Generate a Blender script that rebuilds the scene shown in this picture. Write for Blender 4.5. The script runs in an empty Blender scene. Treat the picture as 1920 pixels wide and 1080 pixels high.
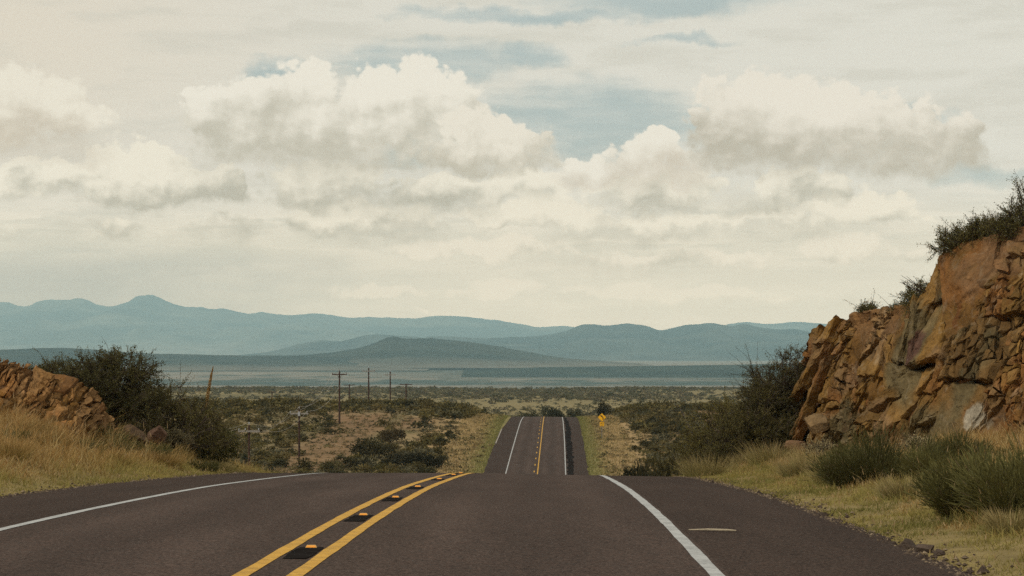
import bpy, math, random
import numpy as np
C = bpy.context.scene
COL = C.collection
R = math.radians
F = 5000.0           # focal length in photo pixels (1920 wide), used to turn measured angles into metres
CX, HY = 960.0, 655.0

# ------------------------------------------------------------------ camera
cam = bpy.data.cameras.new('camera')
cam.sensor_width = 36.0
cam.lens = F / 1920.0 * 36.0
cam.shift_y = (HY - 540.0) / 1920.0
cam.clip_start = 0.2
cam.clip_end = 150000.0
camo = bpy.data.objects.new('camera', cam)
camo.location = (0, 0, 0)
camo.rotation_euler = (R(90), 0, 0)
COL.objects.link(camo)
C.camera = camo
C.view_settings.view_transform = 'Standard'
C.view_settings.look = 'None'
C.view_settings.exposure = 0.0
C.view_settings.gamma = 1.0
C.cycles.use_denoising = False
C.cycles.max_bounces = 6
C.cycles.diffuse_bounces = 3
C.cycles.volume_bounces = 1
C.cycles.transparent_max_bounces = 8

# ------------------------------------------------------------------ world: sky with cloud banks
HAZE_COLOR = (0.57, 0.88, 0.99, 1)
HAZE_DENSITY = 3.7e-5
HAZE_TOP, HAZE_END = 740.0, 41000.0
HAZE_GLOW = (0.222, 0.362, 0.384)
SUN_EL, SUN_AZ = R(52), R(-125)      # azimuth measured from +Y towards +X (behind the viewer's left shoulder)
world = bpy.data.worlds.new('World')
C.world = world
world.use_nodes = True
NT = world.node_tree
NT.nodes.clear()


class V:
    """a socket with arithmetic"""
    def __init__(s, sock, nt=None):
        s.s = sock
        s.nt = nt or NT

    def _m(s, op, *o, clamp=False):
        n = s.nt.nodes.new('ShaderNodeMath')
        n.operation = op
        n.use_clamp = clamp
        s.nt.links.new(s.s, n.inputs[0])
        for i, x in enumerate(o):
            if isinstance(x, V):
                s.nt.links.new(x.s, n.inputs[i + 1])
            else:
                n.inputs[i + 1].default_value = x
        return V(n.outputs[0], s.nt)

    def __add__(s, o): return s._m('ADD', o)
    __radd__ = __add__
    def __sub__(s, o): return s._m('SUBTRACT', o)
    def __rsub__(s, o): return (s * -1.0) + o
    def __mul__(s, o): return s._m('MULTIPLY', o)
    __rmul__ = __mul__
    def __truediv__(s, o): return s._m('DIVIDE', o)
    def max(s, o): return s._m('MAXIMUM', o)
    def smax(s, o, k): return s._m('SMOOTH_MAX', o, k)
    def min(s, o): return s._m('MINIMUM', o)
    def gt(s, o): return s._m('GREATER_THAN', o)
    def sq(s): return s * s
    def clamp(s): return s._m('ADD', 0.0, clamp=True)
    def atan2(s, o): return s._m('ARCTAN2', o)

    def step(s, a, b, smooth=True):
        n = s.nt.nodes.new('ShaderNodeMapRange')
        n.interpolation_type = 'SMOOTHSTEP' if smooth else 'LINEAR'
        n.clamp = True
        s.nt.links.new(s.s, n.inputs['Value'])
        n.inputs['From Min'].default_value = a
        n.inputs['From Max'].default_value = b
        return V(n.outputs['Result'], s.nt)


def vec(x, y, z=0.0, nt=None):
    nt = nt or NT
    n = nt.nodes.new('ShaderNodeCombineXYZ')
    for i, c in enumerate((x, y, z)):
        if isinstance(c, V):
            nt.links.new(c.s, n.inputs[i])
        else:
            n.inputs[i].default_value = c
    return V(n.outputs[0], nt)


def noise(v, scale=1.0, detail=6.0, rough=0.55, lac=2.0, dim='2D', distortion=0.0):
    nt = v.nt
    n = nt.nodes.new('ShaderNodeTexNoise')
    n.noise_dimensions = dim
    n.inputs['Scale'].default_value = scale
    n.inputs['Detail'].default_value = detail
    n.inputs['Roughness'].default_value = rough
    n.inputs['Lacunarity'].default_value = lac
    n.inputs['Distortion'].default_value = distortion
    nt.links.new(v.s, n.inputs['Vector'])
    return V(n.outputs['Fac'], nt)


def voro(v, scale=1.0, detail=2.0, rough=0.5, dim='2D', feature='F1', smooth=0.3):
    nt = v.nt
    n = nt.nodes.new('ShaderNodeTexVoronoi')
    n.voronoi_dimensions = dim
    n.feature = feature
    n.inputs['Scale'].default_value = scale
    n.inputs['Detail'].default_value = detail
    n.inputs['Roughness'].default_value = rough
    if feature == 'SMOOTH_F1':
        n.inputs['Smoothness'].default_value = smooth
    nt.links.new(v.s, n.inputs['Vector'])
    return V(n.outputs['Distance'], nt)


def lin(c):
    return tuple(((x / 255.0) / 12.92 if x / 255.0 <= 0.04045 else ((x / 255.0 + 0.055) / 1.055) ** 2.4) for x in c[:3])


def mixc(f, a, b, nt=None):
    nt = nt or NT
    n = nt.nodes.new('ShaderNodeMix')
    n.data_type = 'RGBA'
    n.clamp_factor = True
    def put(sock, x):
        if isinstance(x, V):
            nt.links.new(x.s, sock)
        elif isinstance(x, (tuple, list)):
            sock.default_value = (*x[:3], 1)
        else:
            sock.default_value = x
    put(n.inputs[0], f)
    put(n.inputs[6], a)
    put(n.inputs[7], b)
    return V(n.outputs[2], nt)


def build_sky():
    tc = NT.nodes.new('ShaderNodeTexCoord')
    sp = NT.nodes.new('ShaderNodeSeparateXYZ')
    NT.links.new(tc.outputs['Generated'], sp.inputs[0])
    dx, dy, dz = (V(sp.outputs[i]) for i in range(3))
    az = dx.atan2(dy)
    hyp = (dx.sq() + dy.sq())._m('SQRT')
    el = dz.atan2(hyp)
    # degrees-like units: hundredths of 0.02 rad, counted from the road's heading and downwards from the zenith side
    x = az * 5000.0 + 960.0
    y = 655.0 - el * 5000.0
    P = vec(x * 0.01, y * 0.01)
    # turbulence that bends every outline
    w1 = noise(P, 0.9, 5, 0.6) - 0.5
    w2 = noise(vec(x * 0.01 + 31.7, y * 0.01 + 12.1), 0.9, 5, 0.6) - 0.5
    # cauliflower field and its copy shifted towards the light, for relief
    def billow(ox, oy):
        q = vec(x * 0.01 + ox + w1 * 0.30, y * 0.0115 + oy + w2 * 0.30)
        fine = (1.0 - voro(q, 3.7, 1.0, 0.6)) * 0.26
        coarse = (1.0 - voro(q, 1.25, 0.0, 0.5, '2D', 'SMOOTH_F1', 0.25)) * 0.38 + noise(q, 0.8, 7, 0.6) * 0.55
        return coarse, fine
    C0, F0 = billow(0.0, 0.0)
    C1, F1 = billow(-0.09, -0.14)
    B0 = C0 + F0
    relief = (C0 - C1) * 1.0 + (F0 - F1) * 0.35
    soft = noise(vec(x * 0.0035 + 5.0, y * 0.006), 1.0, 4, 0.55)

    nish = NT.nodes.new('ShaderNodeTexSky')
    nish.sky_type = 'NISHITA'
    nish.sun_disc = False
    nish.sun_elevation = SUN_EL
    nish.sun_rotation = SUN_AZ
    nish.air_density = 1.0
    nish.dust_density = 2.0
    sc = NT.nodes.new('ShaderNodeVectorMath')
    sc.operation = 'SCALE'
    NT.links.new(nish.outputs[0], sc.inputs[0])
    sc.inputs['Scale'].default_value = 0.075
    blue = V(sc.outputs[0])
    sky = mixc(0.78, blue, lin((168, 185, 184)))

    def ell(cx, cy, w, h, xx=None, yy=None):
        xx = xx or x
        yy = yy or y
        return 1.0 - ((xx - cx) * (1.0 / w)).sq() - ((yy - cy) * (1.0 / h)).sq()

    xw = x + w1 * 120.0
    yw = y + w2 * 60.0
    # ---- high veil with gaps of blue
    gaps = [(790, 118, 190, 40), (1120, 222, 215, 75), (1235, 8, 250, 30), (1290, 76, 90, 12), (520, 140, 60, 34),
            (1705, 228, 70, 24), (1830, 335, 120, 22), (200, 470, 330, 36), (1000, 30, 260, 16), (745, 288, 60, 28), (990, 108, 70, 26)]
    g = None
    for a in gaps:
        e = ell(*a, xw, yw)
        g = e if g is None else g.max(e)
    streak = noise(vec(x * 0.004 + w1 * 0.5, y * 0.022 + w2 * 0.3), 1.0, 7, 0.6)
    gm = (g + (streak - 0.5) * 2.2).step(-0.55, 1.15)
    warm = x.step(900, -100) * y.step(520, 100)
    veil = mixc(warm, lin((213, 211, 200)), lin((214, 206, 190)))
    veil = mixc((streak - 0.42).step(0.0, 0.3) * 0.5, veil, lin((196, 194, 182)))
    col = mixc(gm * 0.82, veil, sky)

    # ---- low deck of flat far clouds
    low = y.step(300, 470)
    ls = noise(vec(x * 0.0045 + w1 * 0.6, y * 0.030 + w2 * 0.5), 1.0, 8, 0.58)
    ls2 = noise(vec(x * 0.0045 + w1 * 0.6, (y + 9.0) * 0.030 + w2 * 0.5), 1.0, 8, 0.58)
    leftness = (x + w1 * 300).step(950, 100) * y.step(430, 520)
    deckc = mixc(leftness, lin((208, 203, 186)), lin((174, 177, 168)))
    calm = y.step(560, 380) * 0.75 + 0.25
    deckc = mixc(ls.step(0.36, 0.66) * (1.0 - leftness * 0.8) * calm, deckc, lin((224, 216, 197)))
    deckc = mixc((ls - ls2).step(0.0, 0.16) * (1.0 - leftness * 0.6) * 0.5 * calm, deckc, lin((183, 183, 169)))
    col = mixc(low * 0.92, col, deckc)

    # ---- cumulus banks, far to near: (cx, base y, half width, height)
    def bank(col, blobs, bright, shade, edge=0.4, rough=1.0, amount=1.0, lo=-0.05, hi=0.62, fade=0.02, soft_base=0.28):
        d = None
        base = max(bl[1] for bl in blobs)
        tall = base - min(bl[1] - bl[3] for bl in blobs)
        h = (base - yw - w2 * 40.0) * (1.25 / tall)
        for (cx, by, w, hh) in blobs:
            up = (by - yw)
            q = ((xw - cx) * (1.0 / w)).sq()
            v = (up * (1.0 / hh)).max(up * (-1.0 / (10.0 + hh * soft_base)))
            e = 1.0 - q - v.sq()
            d = e if d is None else d.smax(e, 0.15)
        inside = (d + (B0 - 0.60) * (1.5 * rough)) * d.step(-0.24, 0.06)
        a = (inside / ((1.0 - h.step(0.0, 0.55)) * (edge * 2.2) + edge * 0.55)).step(0.0, 1.0)
        if fade:
            a = a * (h + (soft - 0.5) * 1.2).step(-0.45, fade)
        lit = (h * 0.9 + relief * 1.0 + (C0 - 0.46) * 0.5 + (soft - 0.5) * 1.3).step(lo, hi)
        c = mixc(lit, shade, bright)
        return mixc(a * amount, col, c)

    cream, grey = lin((227, 222, 208)), lin((186, 182, 166))
    rr = random.Random(21)
    def scatter(n, x0, x1, y0, y1, w0, w1, h0, h1):
        out = []
        for i in range(n):
            k = rr.random()
            out.append((x0 + (x1 - x0) * (i + rr.uniform(0.1, 0.9)) / n, y0 + (y1 - y0) * k, rr.uniform(w0, w1), rr.uniform(h0, h1)))
        return out
    col = bank(col, [(700, 545, 120, 14), (960, 535, 90, 18), (1140, 592, 70, 26), (1012, 580, 40, 30), (1300, 560, 130, 20), (1480, 588, 120, 26), (905, 552, 70, 12), (775, 578, 30, 10)] + scatter(4, 1050, 1750, 535, 600, 70, 150, 12, 26),
               lin((221, 213, 195)), lin((194, 190, 174)), amount=0.6, fade=0.6, edge=1.3)
    col = bank(col, [(1150, 505, 230, 26), (880, 470, 170, 20)] + scatter(5, 900, 1800, 460, 520, 80, 190, 16, 40),
               lin((223, 215, 197)), lin((184, 181, 166)), amount=0.8, fade=0.25, edge=1.0)
    col = bank(col, [(210, 443, 110, 38), (20, 443, 55, 24), (420, 446, 120, 50), (700, 440, 210, 70), (1110, 447, 120, 74), (590, 425, 90, 60)] + scatter(4, 1000, 1700, 400, 450, 90, 170, 40, 66),
               lin((226, 219, 201)), lin((177, 175, 161)), amount=0.92, fade=0.12, edge=0.7)
    col = bank(col, [(60, 362, 140, 66), (250, 370, 150, 110), (330, 372, 110, 70), (620, 380, 170, 82), (800, 392, 150, 74), (1240, 380, 190, 70), (1420, 395, 120, 40), (1500, 365, 120, 55), (415, 370, 56, 70), (960, 365, 130, 46)],
               lin((227, 221, 204)), lin((174, 172, 158)), amount=0.94, fade=0.08, edge=0.5)
    col = bank(col, [(1200, 330, 82, 92), (1285, 335, 62, 58), (1110, 335, 90, 50)], lin((226, 221, 207)), lin((200, 192, 176)), edge=0.40, lo=-0.2, hi=0.6)
    col = bank(col, [(40, 262, 120, 160), (140, 272, 90, 120), (-40, 270, 120, 120), (110, 300, 130, 60)], lin((226, 220, 204)), lin((192, 183, 166)), edge=0.7, amount=0.9)
    col = bank(col, [(560, 292, 190, 168), (740, 262, 190, 170), (640, 300, 290, 130), (860, 262, 95, 120), (420, 300, 110, 140), (590, 235, 70, 130)],
               cream, lin((188, 184, 169)), edge=0.46, lo=0.05, hi=0.75, soft_base=0.4)
    col = bank(col, [(900, 302, 130, 105), (985, 302, 85, 68), (830, 305, 70, 48)], lin((224, 218, 203)), lin((184, 179, 163)), edge=0.40, lo=0.0, hi=0.8)
    col = bank(col, [(1450, 292, 175, 165), (1560, 292, 140, 150), (1350, 285, 85, 150), (1690, 312, 140, 140), (1790, 314, 90, 85)],
               lin((224, 218, 204)), lin((182, 177, 162)), edge=0.46, lo=0.0, hi=0.8)
    # softer light overhead and behind: an even bright cloud cover
    over = el.step(0.14, 0.5)
    col = mixc(over, col, lin((205, 202, 194)))
    back = dy.step(0.55, 0.0)
    col = mixc(back, col, lin((203, 199, 189)))
    # the lowest sky is brighter and warmer than it looks: it is seen through the valley's air
    slope = (dz / hyp).max(0.004)
    length = (slope._m('POWER', -1.0) * HAZE_TOP).min(HAZE_END)
    T = (length * -HAZE_DENSITY)._m('EXPONENT')
    sep = NT.nodes.new('ShaderNodeSeparateColor')
    NT.links.new(col.s, sep.inputs[0])
    ch = []
    for i in range(3):
        ch.append((((V(sep.outputs[i]) - (1.0 - T) * HAZE_GLOW[i]) / T)).max(0.0))
    col = vec(*ch)
    bg = NT.nodes.new('ShaderNodeBackground')
    out = NT.nodes.new('ShaderNodeOutputWorld')
    NT.links.new(col.s, bg.inputs['Color'])
    bg.inputs['Strength'].default_value = 1.0
    NT.links.new(bg.outputs[0], out.inputs['Surface'])


build_sky()
world.cycles.sampling_method = 'MANUAL'
world.cycles.sample_map_resolution = 512

# ------------------------------------------------------------------ the sun behind thin cloud
sl = bpy.data.lights.new('sun', 'SUN')
sl.energy = 2.0
sl.angle = R(10)
sl.color = (1.0, 0.93, 0.82)
so = bpy.data.objects.new('sun', sl)
so.location = (0, 0, 100)
sd = (math.cos(SUN_EL) * math.sin(SUN_AZ), math.cos(SUN_EL) * math.cos(SUN_AZ), math.sin(SUN_EL))
so.rotation_euler = (math.pi / 2 - SUN_EL, 0, math.pi - SUN_AZ)
COL.objects.link(so)

# ------------------------------------------------------------------ small toolbox
rng = np.random.default_rng(7)
random.seed(7)


def _hash(ix, iy, iz, seed):
    n = (ix * 374761393 + iy * 668265263 + iz * 1274126177 + seed * 974634777) & 0xffffffff
    n = ((n ^ (n >> 13)) * 1274126177) & 0xffffffff
    n = (n ^ (n >> 16)) & 0xffffffff
    return n


def vnoise(x, y, z=None, seed=0):
    """smooth value noise, -1..1"""
    x = np.asarray(x, float)
    y = np.asarray(y, float)
    z = np.zeros_like(x) if z is None else np.asarray(z, float)
    ix, iy, iz = (np.floor(a).astype(np.int64) for a in (x, y, z))
    fx, fy, fz = x - ix, y - iy, z - iz
    ux, uy, uz = (f * f * f * (f * (f * 6 - 15) + 10) for f in (fx, fy, fz))
    r = 0
    for a in (0, 1):
        for b in (0, 1):
            for c in (0, 1):
                h = _hash(ix + a, iy + b, iz + c, seed) / 2147483648.0 - 1.0
                r = r + h * (ux if a else 1 - ux) * (uy if b else 1 - uy) * (uz if c else 1 - uz)
    return r


def fbm(x, y, z=None, oct=4, seed=0, gain=0.5):
    r, a, s = 0, 1.0, 0
    for i in range(oct):
        k = 2.03 ** i
        r = r + a * vnoise(np.asarray(x) * k, np.asarray(y) * k, None if z is None else np.asarray(z) * k, seed + i * 17)
        s += a
        a *= gain
    return r / s


def sst(x, a, b):
    t = np.clip((np.asarray(x, float) - a) / (b - a), 0, 1)
    return t * t * (3 - 2 * t)


def pchip(xs, ys):
    xs, ys = np.array(xs, float), np.array(ys, float)
    h = np.diff(xs)
    d = np.diff(ys) / h
    m = np.zeros_like(ys)
    m[0], m[-1] = d[0], d[-1]
    m[1:-1] = (d[:-1] * h[1:] + d[1:] * h[:-1]) / (h[1:] + h[:-1])

    def f(x):
        x = np.asarray(x, float)
        i = np.clip(np.searchsorted(xs, x) - 1, 0, len(xs) - 2)
        t = (x - xs[i]) / h[i]
        lo = x < xs[0]
        hi = x > xs[-1]
        t2, t3 = t * t, t * t * t
        r = (2 * t3 - 3 * t2 + 1) * ys[i] + (t3 - 2 * t2 + t) * h[i] * m[i] + (-2 * t3 + 3 * t2) * ys[i + 1] + (t3 - t2) * h[i] * m[i + 1]
        r = np.where(lo, ys[0] + (x - xs[0]) * m[0], r)
        return np.where(hi, ys[-1] + (x - xs[-1]) * m[-1], r)
    return f


def mesh_from(name, verts, loops, counts, col=None, smooth=False, cname='Col'):
    """verts (n,3); loops flat vertex indices; counts corners per face"""
    me = bpy.data.meshes.new(name)
    verts = np.ascontiguousarray(verts, dtype=np.float32)
    loops = np.ascontiguousarray(loops, dtype=np.int32).ravel()
    counts = np.ascontiguousarray(counts, dtype=np.int32)
    me.vertices.add(len(verts))
    me.vertices.foreach_set('co', verts.ravel())
    me.loops.add(len(loops))
    me.loops.foreach_set('vertex_index', loops)
    me.polygons.add(len(counts))
    st = np.concatenate([[0], np.cumsum(counts)[:-1]]).astype(np.int32)
    me.polygons.foreach_set('loop_start', st)
    me.polygons.foreach_set('loop_total', counts)
    me.polygons.foreach_set('use_smooth', np.full(len(counts), smooth, dtype=bool))
    if col is not None:
        a = me.color_attributes.new(cname, 'FLOAT_COLOR', 'POINT')
        c = np.ones((len(verts), 4), np.float32)
        c[:, :3] = col
        a.data.foreach_set('color', c.ravel())
    me.update(calc_edges=True)
    return me


def grid_loops(nr, nc, flip=False):
    r, c = np.meshgrid(np.arange(nr - 1), np.arange(nc - 1), indexing='ij')
    a = (r * nc + c).ravel()
    q = np.stack([a, a + 1, a + nc + 1, a + nc], 1)
    if flip:
        q = q[:, ::-1]
    return q, np.full(len(q), 4)


def link(name, me, mat=None, parent=None, kind=None, label=None, cat=None, group=None, loc=None):
    o = bpy.data.objects.new(name, me)
    COL.objects.link(o)
    if mat is not None and me is not None:
        if len(me.materials) == 0:
            for m in (mat if isinstance(mat, (list, tuple)) else [mat]):
                me.materials.append(m)
    if parent is not None:
        o.parent = parent
    if loc is not None:
        o.location = loc
    for k, v in (('kind', kind), ('label', label), ('category', cat), ('group', group)):
        if v:
            o[k] = v
    return o


class MB:
    """collects boxes, tubes and plates into one mesh"""
    def __init__(s):
        s.v, s.f = [], []

    def add(s, vs, fs):
        b = len(s.v)
        s.v += [tuple(p) for p in vs]
        s.f += [tuple(b + i for i in f) for f in fs]

    def box(s, c, d, rz=0.0):
        cx, cy, cz = c
        hx, hy, hz = d[0] / 2, d[1] / 2, d[2] / 2
        ca, sa = math.cos(rz), math.sin(rz)
        vs = []
        for z in (-hz, hz):
            for (x, y) in ((-hx, -hy), (hx, -hy), (hx, hy), (-hx, hy)):
                vs.append((cx + x * ca - y * sa, cy + x * sa + y * ca, cz + z))
        s.add(vs, [(3, 2, 1, 0), (4, 5, 6, 7), (0, 1, 5, 4), (1, 2, 6, 5), (2, 3, 7, 6), (3, 0, 4, 7)])

    def tube(s, pts, radii, n=6, cap=True):
        pts = [np.array(p, float) for p in pts]
        if not hasattr(radii, '__len__'):
            radii = [radii] * len(pts)
        rings = []
        for i, p in enumerate(pts):
            t = pts[min(i + 1, len(pts) - 1)] - pts[max(i - 1, 0)]
            t = t / (np.linalg.norm(t) + 1e-9)
            u = np.cross(t, (0.31, 0.87, 0.2) if abs(t[1]) < 0.9 else (1, 0, 0))
            u /= np.linalg.norm(u) + 1e-9
            w = np.cross(t, u)
            rings.append([p + radii[i] * (math.cos(2 * math.pi * k / n) * u + math.sin(2 * math.pi * k / n) * w) for k in range(n)])
        vs = [q for r in rings for q in r]
        fs = []
        for i in range(len(pts) - 1):
            for k in range(n):
                fs.append((i * n + k, i * n + (k + 1) % n, (i + 1) * n + (k + 1) % n, (i + 1) * n + k))
        if cap:
            fs.append(tuple(reversed(range(n))))
            fs.append(tuple((len(pts) - 1) * n + k for k in range(n)))
        s.add(vs, fs)

    def prism(s, outline, y0, y1):
        """outline in X,Z; thickness along Y"""
        n = len(outline)
        vs = [(x, y0, z) for x, z in outline] + [(x, y1, z) for x, z in outline]
        fs = [tuple(range(n)), tuple(reversed(range(n, 2 * n)))]
        for k in range(n):
            fs.append((k, n + k, n + (k + 1) % n, (k + 1) % n))
        s.add(vs, fs)

    def mesh(s, name):
        me = bpy.data.meshes.new(name)
        me.from_pydata(s.v, [], s.f)
        me.update()
        return me


# ------------------------------------------------------------------ materials
def material(name, rough=0.85, spec=0.25):
    m = bpy.data.materials.new(name)
    m.use_nodes = True
    nt = m.node_tree
    b = nt.nodes['Principled BSDF']
    b.inputs['Roughness'].default_value = rough
    b.inputs['Specular IOR Level'].default_value = spec
    return m, nt, b


def attr(nt, name='Col'):
    n = nt.nodes.new('ShaderNodeAttribute')
    n.attribute_name = name
    return V(n.outputs['Color'], nt)


def position(nt):
    return V(nt.nodes.new('ShaderNodeNewGeometry').outputs['Position'], nt)


def objco(nt):
    return V(nt.nodes.new('ShaderNodeTexCoord').outputs['Object'], nt)


def vmul(v, k):
    n = v.nt.nodes.new('ShaderNodeVectorMath')
    n.operation = 'MULTIPLY'
    v.nt.links.new(v.s, n.inputs[0])
    n.inputs[1].default_value = k if hasattr(k, '__len__') else (k, k, k)
    return V(n.outputs[0], v.nt)


def cscale(c, f):
    n = c.nt.nodes.new('ShaderNodeVectorMath')
    n.operation = 'SCALE'
    c.nt.links.new(c.s, n.inputs[0])
    if isinstance(f, V):
        c.nt.links.new(f.s, n.inputs['Scale'])
    else:
        n.inputs['Scale'].default_value = f
    return V(n.outputs[0], c.nt)


def bump(nt, b, h, strength=0.5, dist=0.02):
    n = nt.nodes.new('ShaderNodeBump')
    n.inputs['Strength'].default_value = strength
    n.inputs['Distance'].default_value = dist
    nt.links.new(h.s, n.inputs['Height'])
    nt.links.new(n.outputs[0], b.inputs['Normal'])


def leaf_material(name, trans=0.25, jitter=0.35):
    """albedo from the mesh's own leaf colours, a little light passing through"""
    m, nt, b = material(name, 0.75, 0.15)
    c = attr(nt)
    oi = nt.nodes.new('ShaderNodeObjectInfo')
    k = V(oi.outputs['Random'], nt) * jitter + (1.0 - jitter * 0.5)
    c = cscale(c, k)
    nt.links.new(c.s, b.inputs['Base Color'])
    t = nt.nodes.new('ShaderNodeBsdfTranslucent')
    nt.links.new(c.s, t.inputs['Color'])
    mx = nt.nodes.new('ShaderNodeMixShader')
    mx.inputs[0].default_value = trans
    nt.links.new(b.outputs[0], mx.inputs[1])
    nt.links.new(t.outputs[0], mx.inputs[2])
    nt.links.new(mx.outputs[0], nt.nodes['Material Output'].inputs['Surface'])
    return m


def flat_material(name, rgb, rough=0.7, var=0.3, scale=8.0, metal=0.0, spec=0.3):
    m, nt, b = material(name, rough, spec)
    n = noise(objco(nt), scale, 5, 0.6, dim='3D')
    c = mixc(n.step(0.3, 0.7), tuple(x * (1 - var) for x in rgb), tuple(min(1, x * (1 + var)) for x in rgb), nt)
    nt.links.new(c.s, b.inputs['Base Color'])
    b.inputs['Metallic'].default_value = metal
    bump(nt, b, n, 0.3, 0.01)
    return m


# ------------------------------------------------------------------ the lie of the land
road_z = pchip([-40, 0, 10, 21.8, 29.2, 33.4, 40.5, 47.7, 53.9, 62, 72, 85, 100, 130, 160, 200, 240, 280, 310, 334, 370, 410, 440, 472,
                500, 539, 580, 650, 750, 900, 1000, 1300, 1700, 2200, 2400, 3000, 4500, 6000, 7000, 8500, 10000, 12000, 15000, 20000, 34000, 60000],
               [-0.77, -1.47, -1.645, -1.853, -1.985, -2.07, -2.244, -2.45, -2.66, -2.95, -3.34, -4.0, -4.95, -7.2, -9.7, -12.8, -15.0, -16.0, -15.95, -15.45,
                -14.5, -13.6, -13.05, -12.75, -12.85, -13.6, -14.95, -18, -22, -24.5, -25.3, -27, -29.5, -33, -35.5, -52, -85, -92, -93, -80, -74, -69.6, -72, -80, -124, -200])
road_x = pchip([-40, 0, 72, 200, 334, 410, 472, 539, 600, 700, 900], [-2.82, -2.285, -1.32, 0.65, 2.98, 4.3, 5.3, 6.3, 7.0, 7.0, 4.0])
shoulder_w = lambda Y: 2.3 + 0.55 * sst(Y, 100, 330)
LANE = 3.52


def road_cross(t):
    """fall of the surface away from the centre line"""
    return -0.018 * np.maximum(t, 0)


def bank_window(Y):
    return 1 - sst(Y, 76, 98)


def terrain(X, Y):
    X = np.asarray(X, float)
    Y = np.asarray(Y, float)
    t = X - road_x(np.minimum(Y, 900))
    z = road_z(Y)
    edge = 0.22 + LANE + shoulder_w(Y)
    s = np.abs(t) - edge
    far = sst(Y, 700, 1000)
    z = z + np.where(t > 0, road_cross(np.clip(t, 0, edge)), 0.0) * (1 - far)
    so = np.maximum(s, 0)
    n1 = fbm(X * 0.25, Y * 0.25, oct=4, seed=3)
    n2 = fbm(X * 0.03, Y * 0.03, oct=3, seed=9)
    n3 = fbm(X * 0.9, Y * 0.9, oct=3, seed=5)
    w = bank_window(Y)
    # left bank, right bank of the cutting
    left = np.where(so < 4.2, 0.02 * so + 0.30 * np.maximum(so - 0.5, 0), 1.194 + 0.05 * (so - 4.2))
    left = np.minimum(left, 2.2)
    right = 0.04 * so + 0.11 * np.maximum(so - 1.0, 0)
    right = np.minimum(right, 3.0)
    z = z + w * np.where(t < 0, left, right)
    z = z + w * sst(so, 0.2, 2.0) * (0.10 * n1 + 0.05 * n3)
    # valley and ridge beyond the crest
    beyond = sst(Y, 90, 160) * (1 - far)
    z = z + beyond * sst(so, 1.0, 14.0) * (0.55 * n2 + 0.22 * n1)
    z = z - beyond * (1 - sst(Y, 330, 400)) * sst(-t, 9, 25) * 1.0
    z = z + sst(Y, 395, 480) * (1 - sst(Y, 560, 660)) * sst(np.abs(t), 9, 24) * 1.35
    z = z + sst(Y, 395, 480) * (1 - sst(Y, 500, 560)) * sst(-t, 5, 9) * 0.35
    # far country: broad low swells
    z = z + far * (1 - sst(Y, 2000, 3000)) * 0.9 * fbm(X * 0.004, Y * 0.002, oct=3, seed=21)
    z = z + sst(Y, 4500, 8000) * 1.5 * fbm(X * 0.0004, Y * 0.0003, oct=3, seed=31)
    return z - 0.06 * (1 - sst(s, -0.1, 0.5)) * (1 - far)


def place(x, y):
    return (float(x), float(y), float(terrain(np.array([x]), np.array([y]))[0]))


def px(pxx, Y):
    return (pxx - CX) / F * Y


def pz(pyy, Y):
    return (HY - pyy) / F * Y


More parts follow.
